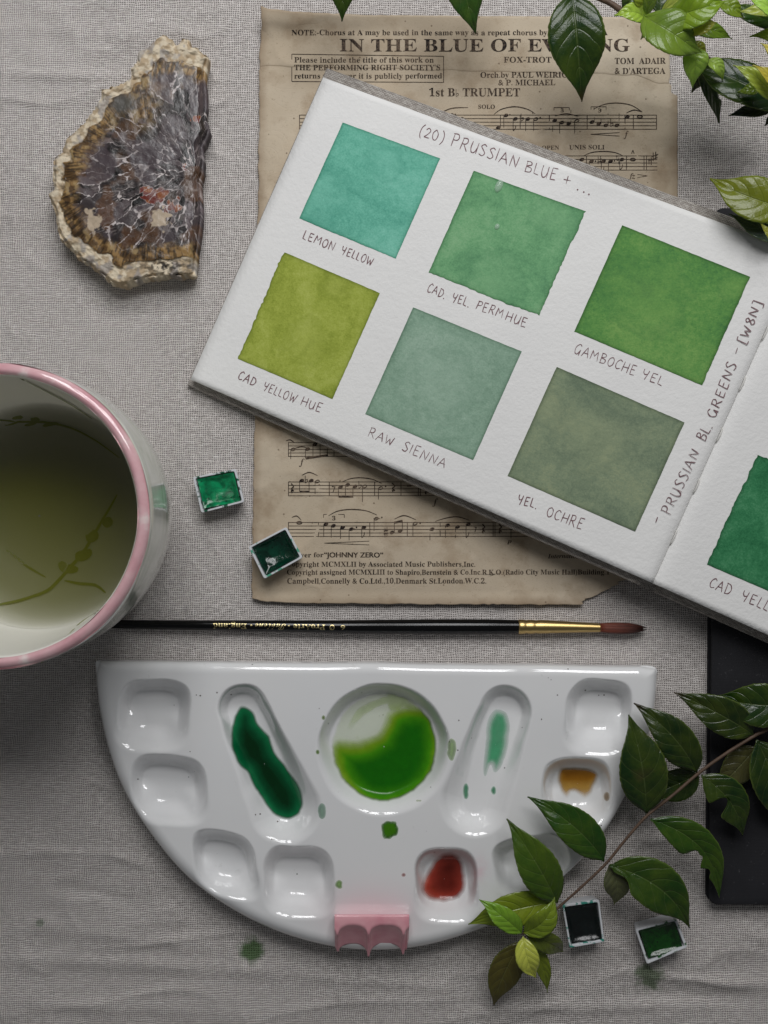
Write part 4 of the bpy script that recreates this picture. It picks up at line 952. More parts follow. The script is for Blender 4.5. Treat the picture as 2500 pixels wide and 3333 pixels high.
wash('paint_wash', [(1250 + 174 * math.cos(t), 2430 + 180 * math.sin(t)) for t in np.linspace(0, 2 * math.pi, 25)[:-1]], c_pool, 'bright sap green pool in the round central well', nring=60, nth=220, rough=5, seed=4)
c2 = lambda x, y: (1150 + x * .3617, 2200 + y * .3617)
def c_flat(c_in, c_out, w, amax, amin=.2):
    def f(px, py, sd):
        t = sstep(0, w, sd); return cmix([(0, c_out), (1, c_in)], t), np.clip((amin + (amax - amin) * t) * (.8 + .4 * fbm(px / 30, py / 60, 5, 3)), 0, 1)
    return f
MINT = [c2(*p) for p in ((1290, 305), (1370, 330), (1405, 420), (1400, 560), (1370, 720), (1330, 820), (1270, 860), (1235, 800), (1190, 900), (1170, 830), (1190, 640), (1200, 480), (1230, 360))]
wash('paint_wash', MINT, c_flat((84, 172, 124), (140, 205, 170), 26, .88), 'pale mint wash in the right slot', rough=4, seed=6)
for q, r_, ci, am in (((1517, 2576), (11, 27), (96, 178, 134), .85), ((1607, 2572), (9, 14), (92, 178, 132), .8), ((1266, 2698), (28, 31), (66, 128, 14), .97), ((1104, 2880), (14, 15), (148, 188, 110), .8), ((1034, 2448), (6, 8), (120, 160, 60), .9), ((1053, 2336), (5, 6), (120, 150, 60), .9), ((1048, 2640), (14, 26), (90, 160, 120), .55), ((1470, 2440), (14, 36), (150, 186, 110), .6), ((1314, 2848), (6, 6), (190, 130, 125), .8), ((1363, 2606), (11, 5), (160, 180, 120), .5), ((1975, 2592), (8, 14), (180, 140, 70), .7)):
    wash('paint_spot', [(q[0] + r_[0] * math.cos(t), q[1] + r_[1] * math.sin(t)) for t in np.linspace(0, 2 * math.pi, 13)[:-1]], c_flat(ci, tuple(min(255, c + 20) for c in ci), 7, am, .4), nring=12, nth=40, rough=r_[0] * .5, seed=int(q[0]))
c3 = lambda x, y: (1500 + x * .4068, 2400 + y * .4068)
OCH = [c3(*p) for p in ((830, 225), (960, 222), (1060, 240), (1108, 290), (1100, 350), (1070, 400), (1050, 460), (1000, 515), (960, 490), (900, 440), (860, 500), (810, 470), (775, 390), (758, 320), (775, 255))]
def c_och(px, py, sd):
    t = sstep(2575, 2490, py) * sstep(0, 34, sd) + .2 * (fbm(px / 25, py / 25, 5, 2) - .5)
    return cmix([(0, (192, 150, 72)), (.4, (172, 116, 28)), (1, (122, 72, 10))], t), np.clip(sstep(0, 24, sd) * sstep(2612, 2555, py) + .0, 0, .97)
wash('paint_wash', OCH, c_och, 'golden ochre wash in the right well', rough=4, seed=7)
RED = [(1250 + x * .7535, 2100 + y * .7535) for x, y in ((235, 905), (300, 898), (340, 930), (352, 990), (350, 1050), (320, 1095), (255, 1108), (190, 1100), (162, 1060), (168, 1010), (195, 960))]
def c_red(px, py, sd):
    t = sstep(0, 52, sd) * .7 + .3 * sstep(1380, 1490, px) + .15 * (fbm(px / 30, py / 30, 9, 2) - .5)
    return cmix([(0, (196, 110, 92)), (.3, (160, 58, 44)), (1, (96, 26, 16))], t), np.clip(.15 + sstep(0, 22, sd) * .85, 0, .97)
wash('paint_wash', RED, c_red, 'brick red wash in the lower well', rough=5, seed=8)

mpk = Mat('pink_ceramic', Roughness=.16, Coat_Weight=.3); v = mpk.obj(); mpk.base(mpk.ramp(mpk.noise(v, 120, 4), [(.35, lin(232, 172, 180)), (.65, lin(218, 146, 158))]))
# pink brush rest clinging to the palette's lower edge
rx0, rx1 = 1089, 1332; t = np.linspace(0, 1, 181); pxs = rx0 + (rx1 - rx0) * t
def scal(lo, hi):   # scalloped edge: ridges at t=.02,.47,.93 ; hollows between
    e = (np.minimum(np.minimum(np.abs(t - .035), np.abs(t - .455)), np.abs(t - .925)) - .016) / .175; e = np.clip(e, 0, 1)
    return lo + (hi - lo) * np.sqrt(np.clip(1 - (1 - e) ** 2, 0, 1)) ** .9
zt_, zb_ = .0200, .0128
yt_ = scal(3042, 3011); yb_ = scal(np.interp(t, [0, .45, .93], [3096, 3114, 3107]), 3072); yb_[(t > .97)] = np.linspace(3096, 3060, int((t > .97).sum()))
skew = lambda px, f_: px - (px - 1200) * .0 - 4 * f_ * (t - .5)
def rrow(py, z, f_=0): return PA(skew(pxs, f_), np.broadcast_to(py, pxs.shape), np.full(pxs.shape, z))
rows = [rrow(2984, .0095), rrow(2976, zt_ - .0012), rrow(2978, zt_ - .0003), rrow(2984, zt_)]
for f_ in (.35, .7, .93): rows.append(rrow(2984 + (yt_ - 2984) * f_, zt_ + .0002))
rows.append(rrow(yt_ + 2, zt_ - .0004))
for f_ in (.12, .3, .5, .7, .86, .95): rows.append(rrow(yt_ + (yb_ - yt_) * f_ ** 1.25, zt_ - (zt_ - zb_) * f_, f_))
rows.append(rrow(yb_, zb_, 1)); rows.append(rrow(yb_ - 6, zb_ - .0006, 1)); rows.append(rrow(np.minimum(yb_ - 14, 3060), zb_ + .001, 1)); rows.append(rrow(3000, .0080))
V = np.concatenate(rows); n = 181; F = gridfaces(len(rows), n)[:, ::-1].tolist(); k = len(rows)
F += [[i * n for i in range(k)], [i * n + n - 1 for i in range(k)][::-1]]
o = mk('brush_rest', V, F, mpk.m, pal); tag(o, 'pink scalloped brush rest with three pointed feet')

# ------------------------------------------------------------------ slice of petrified wood
OUT = [(985, 210), (1030, 235), (1050, 275), (1075, 265), (1095, 232), (1130, 240), (1135, 275), (1170, 285), (1185, 300), (1245, 340), (1228, 400), (1222, 470), (1230, 560), (1232, 640), (1225, 700), (1250, 780), (1235, 820), (1205, 870), (1215, 960), (1210, 1040), (1195, 1080), (1200, 1160), (1205, 1290), (1195, 1380), (1180, 1480), (1170, 1560), (1165, 1640), (1130, 1650), (1050, 1650), (960, 1655), (860, 1665), (790, 1690), (745, 1712), (700, 1700), (640, 1670), (600, 1630), (520, 1570), (455, 1530), (420, 1490), (370, 1440), (345, 1380), (335, 1280), (300, 1190), (295, 1160), (325, 1140), (320, 1040), (328, 950), (375, 915), (395, 840), (440, 800), (480, 760), (520, 720), (570, 650), (610, 590), (610, 535), (650, 530), (740, 500), (790, 460), (785, 410), (820, 380), (830, 310), (900, 275), (950, 225)]
oo = np.array(OUT) * K9; cs_ = np.array([900, 960]) * K9
L = np.concatenate([[0], np.cumsum(np.hypot(*np.diff(np.vstack([oo, oo[:1]]), axis=0).T))]); oc = np.vstack([oo, oo[:1]]); NTs = 760
s_ = np.linspace(0, L[-1], NTs + 1)[:-1]; ob = np.column_stack([np.interp(s_, L, oc[:, 0]), np.interp(s_, L, oc[:, 1])])
ang = np.arctan2(ob[:, 1] - cs_[1], ob[:, 0] - cs_[0]); rightside = (ob[:, 0] > 1140 * K9) & (ob[:, 1] > 360 * K9)
rough_ = np.where(rightside, .8, 5.0); ob = ob + (cs_ - ob) / np.linalg.norm(cs_ - ob, axis=1)[:, None] * (rough_ * (fbm(s_ / 9, s_ * 0, 5, 3) - .5) * 2)[:, None]
NR_ = 260; fs = np.linspace(.003, 1, NR_)
SX = cs_[0] + (ob[:, 0] - cs_[0])[None] * fs[:, None]; SY = cs_[1] + (ob[:, 1] - cs_[1])[None] * fs[:, None]
# distance from the bark side (left/top/bottom) and from the sawn side (right)
i0 = [i for i, p in enumerate(OUT) if p == (1245, 340)][0]; i1 = [i for i, p in enumerate(OUT) if p == (1165, 1640)][0]
def dline(x, y, pts):
    d = np.full(x.shape, 1e18)
    for (ax, ay), (bx, by) in zip(pts[:-1], pts[1:]):
        ex, ey = bx - ax, by - ay; t = np.clip(((x - ax) * ex + (y - ay) * ey) / (ex * ex + ey * ey + 1e-9), 0, 1); d = np.minimum(d, (x - ax - t * ex) ** 2 + (y - ay - t * ey) ** 2)
    return np.sqrt(d)
bark = (oo[i1:].tolist() + oo[:i0 + 1].tolist()); saw = oo[i0:i1 + 1].tolist()
wx = SX + 9 * (fbm(SX / 20, SY / 20, 41, 3) - .5) * 2; wy = SY + 9 * (fbm(SX / 20, SY / 20, 43, 3) - .5) * 2
db = dline(wx, wy, bark); dw = dline(SX, SY, saw)
wid = 31 + 26 * sstep(700, 860, SY) + 22 * sstep(300, 170, SY) + 34 * (fbm(SX / 32, SY / 32, 3, 3) - .5)      # cream rind width
rind = sstep(wid + 3, wid - 3, db)
och = sstep(wid + 66, wid + 30, db + 22 * (fbm(SX / 45, SY / 45, 12, 3) - .5)) * (1 - rind)
och = np.maximum(och, np.exp(-(((SX - 455) / 62) ** 2 + ((SY - 345) / 62) ** 2) * 1.2) * 1.15 * (1 - rind)); och = np.clip(och, 0, 1)
och = och * (1 - .85 * np.exp(-(((SX - 400) / 40) ** 2 + ((SY - 335) / 34) ** 2)))
pith = np.array([1165, 1030]) * K9
aa = np.arctan2(wy - pith[1], wx - pith[0]); ra = np.hypot(wx - pith[0], wy - pith[1])
# wedge cells fanning out from the pith, outlined by pale chalcedony
C3 = lambda *c: np.array(lin(*c)[:3])
aa = np.arctan2(-(wy - pith[1]), -(wx - pith[0]))
r2 = np.random.default_rng(11); NS = 170; seeds = np.column_stack([r2.uniform(-np.pi * .75, np.pi * .75, NS), r2.uniform(4, 430, NS) ** 1.0])
d1 = np.full(SX.shape, 1e9); d2 = d1.copy(); idn = np.zeros(SX.shape, int)
wgl = 7.0 * (fbm(SX / 8, SY / 8, 77, 3) - .5)
for i, (sa, sr) in enumerate(seeds):
    dd = np.hypot((aa - sa) * (20 + ra * .62), (ra - sr) * .24)
    m_ = dd < d1; d2 = np.where(m_, d1, np.minimum(d2, dd)); idn = np.where(m_, i, idn); d1 = np.where(m_, dd, d1)
gapv = d2 - d1 + wgl * .5
cellv = r2.uniform(0, 1, NS)[idn]; cellt = r2.uniform(0, 1, NS)[idn]
streak = fbm(aa * 30 + 3, ra / 50, 7, 3)
base_ = C3(28, 22, 22) + (C3(92, 82, 84) - C3(28, 22, 22)) * (cellv ** 1.7)[..., None]
base_ = np.where((cellt > .5)[..., None], base_ * (.22 + 1.35 * sstep(.40, .60, streak))[..., None], base_ * (.8 + .4 * fbm(SX / 20, SY / 20, 39, 2))[..., None])
rust = sstep(.56, .68, fbm(SX / 70 + 8, SY / 70, 47, 3)) * .5; base_ = base_ + (C3(104, 70, 42) * (.5 + fbm(SX / 16, SY / 16, 48, 3))[..., None] - base_) * rust[..., None]
pur = sstep(.54, .62, fbm(SX / 80 + 3, SY / 80, 49, 2)) * .8; base_ = base_ + (C3(74, 64, 68) - base_) * pur[..., None]
redz = np.exp(-(((SX - 500) / 62) ** 2 + ((SY - 628) / 42) ** 2)) + np.exp(-(((SX - 560) / 50) ** 2 + ((SY - 670) / 30) ** 2)) + .9 * np.exp(-(((SX - 640) / 30) ** 2 + ((SY - 388) / 20) ** 2)) + .8 * np.exp(-(((SX - 590) / 26) ** 2 + ((SY - 545) / 30) ** 2))
isred = sstep(.46, .50, redz * (.3 + .7 * cellt) * (.55 + .9 * fbm(SX / 22 + 4, SY / 22, 57, 3)))[..., None]
base_ = base_ + (C3(104, 42, 34) + (C3(136, 78, 42) - C3(104, 42, 34)) * sstep(.5, .7, fbm(SX / 20, SY / 20, 58, 2))[..., None] - base_) * isred
vein = sstep(1.25, .45, gapv) * (1 - .5 * pur) * (.3 + .7 * sstep(.38, .52, fbm(SX / 44, SY / 44, 19, 3)))
vein = np.maximum(vein, sstep(.32, .12, np.abs(isred[..., 0] - .5)) * .8)
base_ = base_ + (C3(202, 192, 190) - base_) * (vein * .95)[..., None]
hair_ = sstep(.57, .65, fbm(aa * 80, ra / 30, 51, 3)) * sstep(.44, .58, fbm(SX / 46, SY / 46, 53, 2)); base_ = base_ + (C3(150, 140, 136) - base_) * (hair_ * .35)[..., None]
# ochre band with dark radial ticks
tick = fbm(np.arctan2(SY - cs_[1], SX - cs_[0]) * 70, db / 34, 61, 3)
oc_ = C3(142, 112, 70) + (C3(84, 62, 36) - C3(142, 112, 70)) * sstep(.35, .6, fbm(SX / 18, SY / 18, 65, 3))[..., None]
oc_ = oc_ * (.35 + .75 * sstep(.36, .52, tick))[..., None]
oc_ = oc_ + (C3(176, 150, 104) - oc_) * (sstep(.6, .72, fbm(SX / 26, SY / 26, 67, 3)) * .6)[..., None]
colr = base_ + (oc_ - base_) * och[..., None]
grey = np.exp(-(((SX - 400) / 40) ** 2 + ((SY - 335) / 34) ** 2))[..., None]; colr = colr + (C3(84, 82, 76) * (.6 + .7 * streak[..., None]) - colr) * np.clip(grey * 1.1, 0, .85)
cr_ = C3(214, 200, 176) + (C3(178, 158, 130) - C3(214, 200, 176)) * sstep(.38, .62, fbm(SX / 14, SY / 14, 71, 4))[..., None]
cr_ = cr_ + (C3(140, 140, 146) - cr_) * (sstep(.58, .70, fbm(SX / 30, SY / 30, 73, 3)) * .55)[..., None]
dk_ = np.exp(-(((SX - 540) / 90) ** 2 + ((SY - 865) / 26) ** 2)); cr_ = cr_ + (C3(44, 40, 38) - cr_) * (sstep(.4, .6, fbm(SX / 9, SY / 9, 75, 3)) * dk_)[..., None]
colr = colr + (cr_ - colr) * rind[..., None]
for (ex, ey, ew, eh) in ((300, 722, 26, 34), (520, 715, 30, 36)):     # pale patches near the lower rim
    m_ = sstep(1.05, .75, np.hypot((wx - ex) / ew, (wy - ey) / eh) + 1.8 * (fbm(SX / 14, SY / 14, 87, 4) - .5)); colr = colr + (C3(186, 168, 146) * (.75 + .4 * fbm(SX / 8, SY / 8, 79, 3))[..., None] - colr) * m_[..., None]
cutw = sstep(26, 20, dw + 8 * (fbm(SX / 30, SY / 30, 81, 2) - .5)) * sstep(150, 230, SY); colr = colr * (1 + .12 * cutw[..., None])
TH_ = .0125
zst = TH_ - .0008 * rind + .0026 * rind * (fbm(SX / 34, SY / 20, 90, 5) - .42) + .00025 * (fbm(SX / 30, SY / 30, 92, 2) - .5) - .0026 * sstep(26, 2, dw) * sstep(150, 230, SY) - .0022 * sstep(9, 0, np.minimum(db, dw)) - .0002 * vein * 0
tops = PA(SX, SY, zst); sidez = []; sidec = []
for z_, sc2 in ((.0085, 1.012), (.0055, 1.016), (.0025, 1.004), (.0003, .975)):
    jx = 1.6 * (fbm(s_ / 12, np.full(NTs, z_ * 900), 95, 3) - .5)
    qx = cs_[0] + (ob[:, 0] - cs_[0]) * (sc2 + jx * .012); qy = cs_[1] + (ob[:, 1] - cs_[1]) * (sc2 + jx * .012)
    q = PA(qx, qy, np.full(NTs, .011)); q[:, 2] = z_; sidez.append(q); sidec.append(colr[-1] * (.55 + .6 * fbm(s_ / 8, np.full(NTs, z_ * 1500), 97, 3))[:, None])
V = np.concatenate([tops.reshape(-1, 3)] + sidez); Cc = np.concatenate([colr.reshape(-1, 3)] + sidec)
gl_ = np.concatenate([np.clip(1 - rind, 0, 1).ravel(), np.full(4 * NTs, .1)])
mst = Mat('petrified_wood_stone', Specular_IOR_Level=.5)
mst.base(mst.attr('tint', 'Color')); mst.set(mst.b, 'Roughness', mst.math('MULTIPLY_ADD', mst.attr('polish'), -.62, .85))
mst.normal(mst.bump(mst.noise(mst.pos(), 900, 4, .6), .25, .0003))
so = mk('petrified_wood', V, gridfaces(NR_ + 4, NTs, True), mst.m, colors=np.clip(Cc, 0, 1), attrs={'polish': gl_})
tag(so, 'rough-edged slice of dark petrified wood with cream rind and red veins', 'stone')
# ------------------------------------------------------------------ leafy sprigs
mlf = Mat('leaf', Roughness=.26, Specular_IOR_Level=.7)
v = mlf.pos(); oc_n = mlf.n('ObjectInfo'); oc_ = oc_n.outputs['Color']
u_ = mlf.attr('lu'); w_ = mlf.attr('lv'); aw = mlf.math('ABSOLUTE', w_)
t_ = mlf.math('MULTIPLY', mlf.math('SUBTRACT', u_, mlf.math('MULTIPLY', mlf.math('POWER', aw, 1.3), .26)), 6.0)
t_ = mlf.math('ADD', t_, mlf.math('MULTIPLY', mlf.noise(v, 90, 2), .5))
tri = mlf.math('ABSOLUTE', mlf.math('SUBTRACT', mlf.math('FRACT', t_), .5))
lat = mlf.ramp(tri, [(.015, G(1)), (.07, G(0))])
mid = mlf.ramp(aw, [(.018, G(1)), (.06, G(0))])
net = mlf.n('TexVoronoi', {'feature': 'DISTANCE_TO_EDGE'}, Vector=v, Scale=420.0).outputs['Distance']
netm = mlf.ramp(net, [(.02, G(1)), (.10, G(0))])
mott = mlf.noise(v, 95, 4, .6)
dark = mlf.mix(1.0, oc_, (.66, .72, .6, 1), 'MULTIPLY'); lite = mlf.mix(.32, oc_, lin(150, 160, 40))
lc = mlf.ramp(mott, [(.36, G(0)), (.68, G(1))]); cl = mlf.mix(lc, dark, lite); cl = mlf.mix(.45, cl, oc_)
cl = mlf.mix(mlf.math('MULTIPLY', netm, .12), cl, mlf.mix(1.0, oc_, (.5, .55, .5, 1), 'MULTIPLY'))
vc = mlf.mix(.35, oc_, lin(150, 165, 95))
cl = mlf.mix(mlf.math('MULTIPLY', lat, .28), cl, vc); cl = mlf.mix(mlf.math('MULTIPLY', mid, .55), cl, vc)
edg = mlf.ramp(aw, [(.93, G(0)), (.99, G(.6))]); cl = mlf.mix(edg, cl, lin(120, 138, 64))
tipb = mlf.math('MULTIPLY', mlf.ramp(u_, [(.86, G(0)), (1.0, G(.7))]), oc_n.outputs['Alpha'])
cl = mlf.mix(tipb, cl, lin(84, 52, 36))
blem = mlf.ramp(mlf.noise(v, 42, 3), [(.66, G(0)), (.76, G(.5))]); cl = mlf.mix(blem, cl, lin(84, 70, 44))
mlf.base(cl)
hv = mlf.math('SUBTRACT', mlf.math('ADD', mlf.math('MULTIPLY', tri, 1.1), mlf.math('MULTIPLY', mlf.noise(v, 230, 3), .7)), mlf.math('ADD', mlf.math('MULTIPLY', lat, .5), mlf.math('ADD', mlf.math('MULTIPLY', mid, .9), mlf.math('MULTIPLY', netm, .07))))
mlf.normal(mlf.bump(hv, .5, .0006))
tl = mlf.n('BsdfTranslucent'); mlf.nt.links.new(mlf.mix(1.0, cl, (1.2, 1.3, .5, 1), 'MULTIPLY'), tl.inputs[0]); ms_ = mlf.n('MixShader'); ms_.inputs[0].default_value = .34
mlf.nt.links.new(mlf.b.outputs[0], ms_.inputs[1]); mlf.nt.links.new(tl.outputs[0], ms_.inputs[2]); mlf.nt.links.new(ms_.outputs[0], mlf.out.inputs['Surface'])
mst_ = Mat('brown_stem', Roughness=.6); mst_.base(mst_.mix(mst_.noise(mst_.pos(), 260, 4), lin(66, 48, 38), lin(104, 82, 64))); mst_.normal(mst_.bump(mst_.noise(mst_.pos(), 700, 3), .5, .0003))
WU = [0, .025, .06, .12, .2, .3, .42, .55, .68, .79, .88, .95, 1]; WW = [.03, .10, .30, .56, .78, .94, 1, .93, .72, .44, .21, .085, .0]
DK, MD, LT, YG, YL, GR, BR_ = (28, 62, 22), (46, 92, 28), (152, 180, 56), (200, 216, 98), (204, 210, 98), (104, 114, 88), (98, 96, 44)
lseed = [0]
def leaf(root, base, tip, wid, colr, zb=.018, zt=.016, bend=0.0, arch=.003, fold=.36, bites=(), roll=0.0, peak=.42, tipbrown=0.0, tl=None, curl=0.0):
    """base, tip: photo positions; wid: full width in photo px; bend: sideways bow; bites: (u, side, depth, width)"""
    lseed[0] += 1; sd = lseed[0]; nu, nv = 44, 17
    b = P(*base, zb); t = P(*tip, zt); u = np.linspace(0, 1, nu); d = t - b; Ld = np.hypot(d[0], d[1]); dx = d[:2] / Ld; nrm = np.array([-dx[1], dx[0]])
    mid_ = b[None] + d[None] * u[:, None]; mid_[:, :2] += nrm * (bend * Ld * 4 * u * (1 - u))[:, None]; mid_[:, 2] += arch * np.sin(np.pi * u) - curl * .006 * u ** 3
    T = np.gradient(mid_, axis=0); T /= np.linalg.norm(T, axis=1)[:, None]; A = np.cross([0, 0, 1.0], T); A /= np.linalg.norm(A, axis=1)[:, None]; Bn = np.cross(T, A)
    uu = np.where(u < peak, u / peak * .42, .42 + (u - peak) / (1 - peak) * .58); half = wid * S * (H - (zb + zt) / 2) / H / 2
    w0 = np.interp(uu, WU, WW) * half
    r_ = random.Random(sd); vs_ = np.linspace(-1, 1, nv); Vt = np.zeros((nu, nv, 3))
    rolls = roll + .25 * (vn(u * 2.2, np.full(nu, 2.0), sd) - .5)
    for j, vv_ in enumerate(vs_):
        wj = w0 * (1 + .035 * ((u * 15 + sd * .3) % 1.0) * (np.abs(vv_) > .9)) * (1 + .10 * (vn(u * 3, np.full(nu, 1.0), sd + (vv_ > 0) * 50) - .5))
        for (bu, side, dep, bw) in bites:
            if side * vv_ > 0: wj = wj * (1 - dep * np.exp(-(np.abs((u - bu) / bw)) ** 3.5) * (1 + .25 * (vn(u * 30, np.full(nu, 1.0), sd) - .5)))
        a_ = vv_ * wj; lift = fold * np.abs(a_) * (.9 - .5 * abs(vv_)) + .0009 * (vn(u * 5 + 3, np.full(nu, vv_ * 2.0), sd) - .5) * abs(vv_)
        cr, sr = np.cos(rolls), np.sin(rolls)
        Vt[:, j] = mid_ + A * (a_ * cr - lift * sr)[:, None] + Bn * (a_ * sr + lift * cr)[:, None]
    Vt[..., 2] = np.maximum(Vt[..., 2], .0012)
    LU = np.repeat(u, nv); LV = np.tile(vs_, nu)
    o = mk('leaf', Vt.reshape(-1, 3), gridfaces(nu, nv), mlf.m, root, attrs={'lu': LU, 'lv': LV})
    c_ = np.array(colr) * r_.uniform(.84, 1.12) * np.array([r_.uniform(.9, 1.15), 1, r_.uniform(.85, 1.1)]); o.color = (*lin(*np.clip(c_, 0, 255))[:3], tipbrown)
    md = o.modifiers.new('thick', 'SOLIDIFY'); md.thickness = .00025; md.offset = -1
    if tl: tag(o, tl)
    return o
def stem(root, pts, r0, r1, n=9, name='stem'):
    g = catmull([P(*p) for p in pts], n); rr = np.linspace(r0, r1, len(g)) * (1 + .12 * (vn(np.arange(len(g)) * .45, np.zeros(len(g)), 3) - .5))
    V, F = tube(g, rr, 9); return mk(name, V, F, mst_.m, root)

# lower sprig across the palette
sa = thing('leafy_sprig', 'leafy evergreen sprig lying across the right half of the white palette', 'sprig', P(2100, 2660, .0), None)
stem(sa, [(2640, 2290, .019), (2500, 2372, .019), (2457, 2394, .019), (2370, 2448, .019), (2281, 2511, .0185), (2190, 2588, .0185), (2106, 2655, .0185), (2040, 2728, .0185), (1974, 2809, .0185), (1900, 2880, .0185), (1825, 2947, .018), (1760, 3002, .018), (1700, 3041, .0185)], .00078, .00045)
leaf(sa, (2452, 2392), (2194, 2253), 122, DK, .019, .016, -.03, .004, tipbrown=1, peak=.40)
leaf(sa, (2585, 2290), (2318, 2265), 138, DK, .020, .014, .04, .004)
leaf(sa, (2268, 2512), (2063, 2289), 122, DK, .0185, .020, -.06, .004, tipbrown=1)
leaf(sa, (2276, 2516), (2108, 2590), 110, DK, .0165, .012, .05, -.002)
leaf(sa, (2104, 2646), (2046, 2326), 152, DK, .0185, .022, -.02, .004, peak=.44)
leaf(sa, (2283, 2524), (2416, 2718), 118, DK, .018, .012, .10, .003, bites=((.42, -1, .95, .10),), tipbrown=.3)
leaf(sa, (2462, 2408), (2540, 2690), 150, DK, .019, .012, .04, .003)
leaf(sa, (2462, 2430), (2330, 2570), 112, GR, .0125, .009, .0, .001, fold=.05)
leaf(sa, (2117, 2668), (2340, 2922), 112, MD, .018, .010, .17, .003, bites=((.52, -1, .75, .10), (.72, -1, .55, .05)))
leaf(sa, (1966, 2802), (1717, 2594), 118, MD, .0185, .022, -.08, .004)
leaf(sa, (1814, 2938), (1649, 2665), 128, (74, 112, 30), .0185, .023, -.03, .005, tipbrown=.4)
leaf(sa, (1804, 2938), (1525, 3008), 116, LT, .018, .017, -.07, .003)
leaf(sa, (1984, 2816), (2243, 3019), 150, MD, .0185, .013, .13, .004, bites=((.14, -1, .55, .08),), tipbrown=.4)
leaf(sa, (1984, 2814), (1998, 2944), 86, GR, .0165, .012, .10, .002, fold=.1, tl='pale grey-green underside of a folded leaf')
leaf(sa, (1697, 3036), (1560, 2927), 72, LT, .021, .024, -.05, .003)
leaf(sa, (1704, 3034), (1805, 2920), 84, LT, .021, .025, -.10, .003)
leaf(sa, (1700, 3062), (1608, 3272), 104, BR_, .015, .006, -.07, .003, fold=.15, tl='leaf with a brownish blotch at the sprig tip')
leaf(sa, (1722, 3056), (1781, 3229), 50, LT, .016, .008, .06, .002)
leaf(sa, (1712, 3044), (1838, 3112), 70, (96, 120, 50), .020, .010, .12, .004, curl=.8)
leaf(sa, (1702, 3048), (1744, 3181), 78, YG, .023, .020, -.05, .003, fold=.35)

# leaves hanging in from the top edge
sb = thing('leafy_branch', 'branch at the top edge with a large dark leaf hanging over the song title', 'branch', P(1700, -60, 0))
stem(sb, [(980, -160, .035), (1250, -150, .035), (1550, -110, .036), (1800, -60, .037), (1965, 0, .038), (2030, 38, .040), (2100, 60, .044)], .0010, .0012)
leaf(sb, (1105, -130), (1113, 70), 92, (52, 92, 32), .034, .028, .03, .003)
leaf(sb, (1490, -170), (1549, 111), 138, (58, 92, 44), .035, .026, -.05, .004, tipbrown=.5)
leaf(sb, (1862, -24), (1893, 331), 178, DK, .038, .026, -.02, .005, peak=.44, tipbrown=1, tl='large dark pointed leaf')
leaf(sb, (2070, -60), (2020, 44), 84, (56, 88, 50), .037, .034, .1, .002)
leaf(sb, (2150, 50), (2135, -60), 70, (50, 84, 44), .038, .034, .0, .002)
leaf(sb, (2108, 66), (2000, 50), 62, YG, .046, .050, -.05, .003)
leaf(sb, (2100, 50), (2045, -50), 62, LT, .046, .052, -.06, .003)
leaf(sb, (2105, 50), (2130, -70), 46, YG, .048, .058, .05, .003)
leaf(sb, (2150, 44), (2312, -22), 50, YL, .049, .056, .08, .003)
leaf(sb, (2152, 66), (2358, 4), 112, LT, .050, .060, -.10, .005, fold=.4)
leaf(sb, (2096, 52), (2282, 172), 150, (168, 192, 76), .052, .050, -.12, .006, fold=.45, tl='young curled leaf at the centre of the shoot')
leaf(sb, (2236, 92), (2381, 127), 54, LT, .044, .040, .0, .003)
leaf(sb, (2190, 60), (2262, -42), 64, YG, .045, .050, .06, .003)
leaf(sb, (2120, 70), (2086, 128), 44, LT, .043, .040, .05, .002)
leaf(sb, (2230, 110), (2330, 74), 52, YG, .052, .056, -.06, .003)
leaf(sb, (2250, 150), (2298, 190), 44, LT, .044, .040, .05, .002)
leaf(sb, (2258, 158), (2254, 283), 86, YG, .046, .038, -.03, .004)

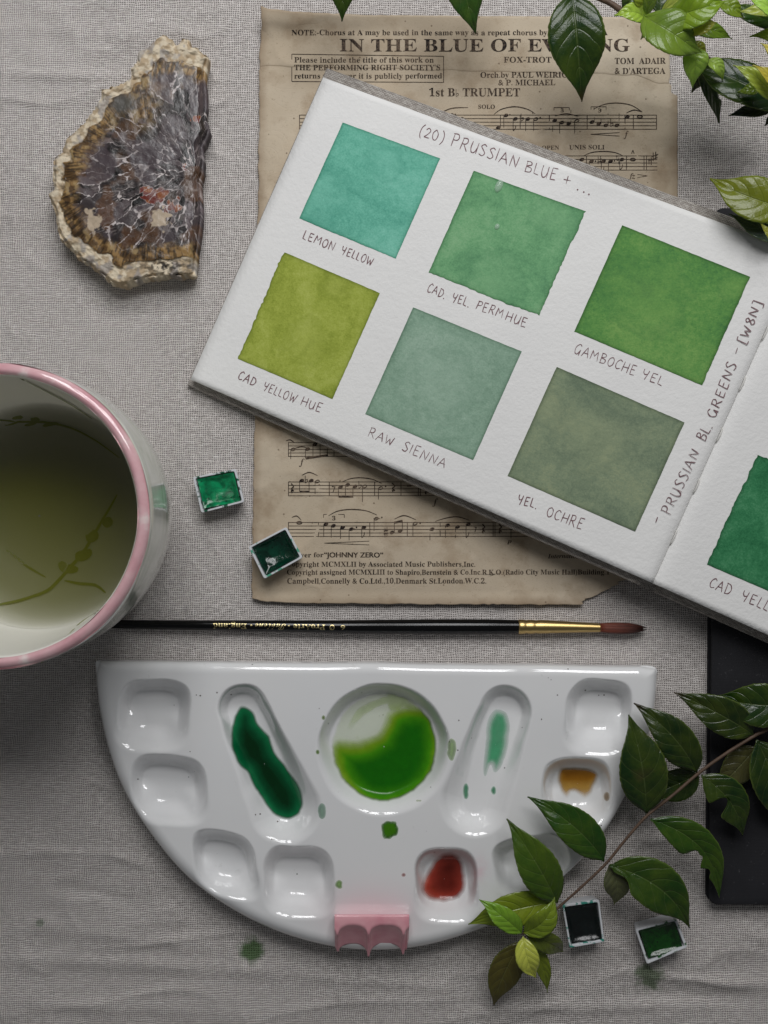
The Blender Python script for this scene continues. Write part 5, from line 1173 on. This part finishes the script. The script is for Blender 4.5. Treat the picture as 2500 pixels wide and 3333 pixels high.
sd_ = thing('leafy_branch', 'branch of dark and yellow-green leaves coming in at the top right corner', 'branch', P(2560, 250, 0))
stem(sd_, [(2262, 166, .036), (2330, 205, .034), (2440, 270, .032), (2540, 340, .030), (2680, 420, .03)], .0008, .0011)
stem(sd_, [(2300, 14, .034), (2345, -4, .034), (2480, -60, .034)], .0007, .0010)
leaf(sd_, (2580, 345), (2248, 188), 140, DK, .033, .030, .06, .004, peak=.5)
leaf(sd_, (2525, 335), (2386, 213), 64, YG, .045, .050, -.03, .003)
leaf(sd_, (2555, 310), (2450, 213), 52, YL, .048, .054, .02, .003)
leaf(sd_, (2510, 362), (2372, 377), 46, (26, 50, 28), .026, .022, -.03, .002)
leaf(sd_, (2270, 232), (2340, 400), 62, (44, 70, 42), .026, .012, .04, .003, bites=((.6, 1, .4, .08),))
leaf(sd_, (2285, 235), (2252, 300), 44, (60, 80, 66), .024, .018, .0, .002)
leaf(sd_, (2560, 20), (2400, 40), 58, YG, .044, .046, .08, .003)
leaf(sd_, (2600, 150), (2440, 120), 60, LT, .040, .038, -.06, .003)
leaf(sd_, (2330, 6), (2250, 46), 46, YG, .056, .054, .05, .003)
leaf(sd_, (2340, 10), (2420, 62), 54, LT, .046, .044, -.05, .003)
leaf(sd_, (2300, 200), (2352, 262), 48, YG, .040, .036, .06, .003)
leaf(sd_, (2470, 290), (2402, 300), 40, LT, .040, .038, .05, .002)
leaf(sd_, (2560, 250), (2455, 262), 50, YG, .046, .046, -.05, .003)
leaf(sd_, (2540, 84), (2350, 15), 66, MD, .036, .040, .06, .003)
leaf(sd_, (2560, 70), (2432, -8), 64, YG, .050, .056, .03, .003)
leaf(sd_, (2545, 215), (2475, 141), 40, YL, .05, .054, .0, .002)
leaf(sd_, (2520, 375), (2490, 408), 26, (26, 46, 26), .024, .02, .0, .001)

se = thing('leafy_shoot', 'light green shoot reaching over the black notebook corner at the right edge', 'shoot', P(2620, 700, 0))
stem(se, [(2580, 720, .030), (2640, 700, .032), (2760, 640, .035)], .0008, .001)
leaf(se, (2590, 680), (2311, 581), 142, (136, 164, 50), .030, .024, .10, .004, peak=.46)
leaf(se, (2580, 790), (2371, 697), 74, (70, 88, 80), .024, .024, .03, .002, fold=.08)
leaf(se, (2525, 800), (2477, 726), 26, YL, .032, .032, .04, .002)
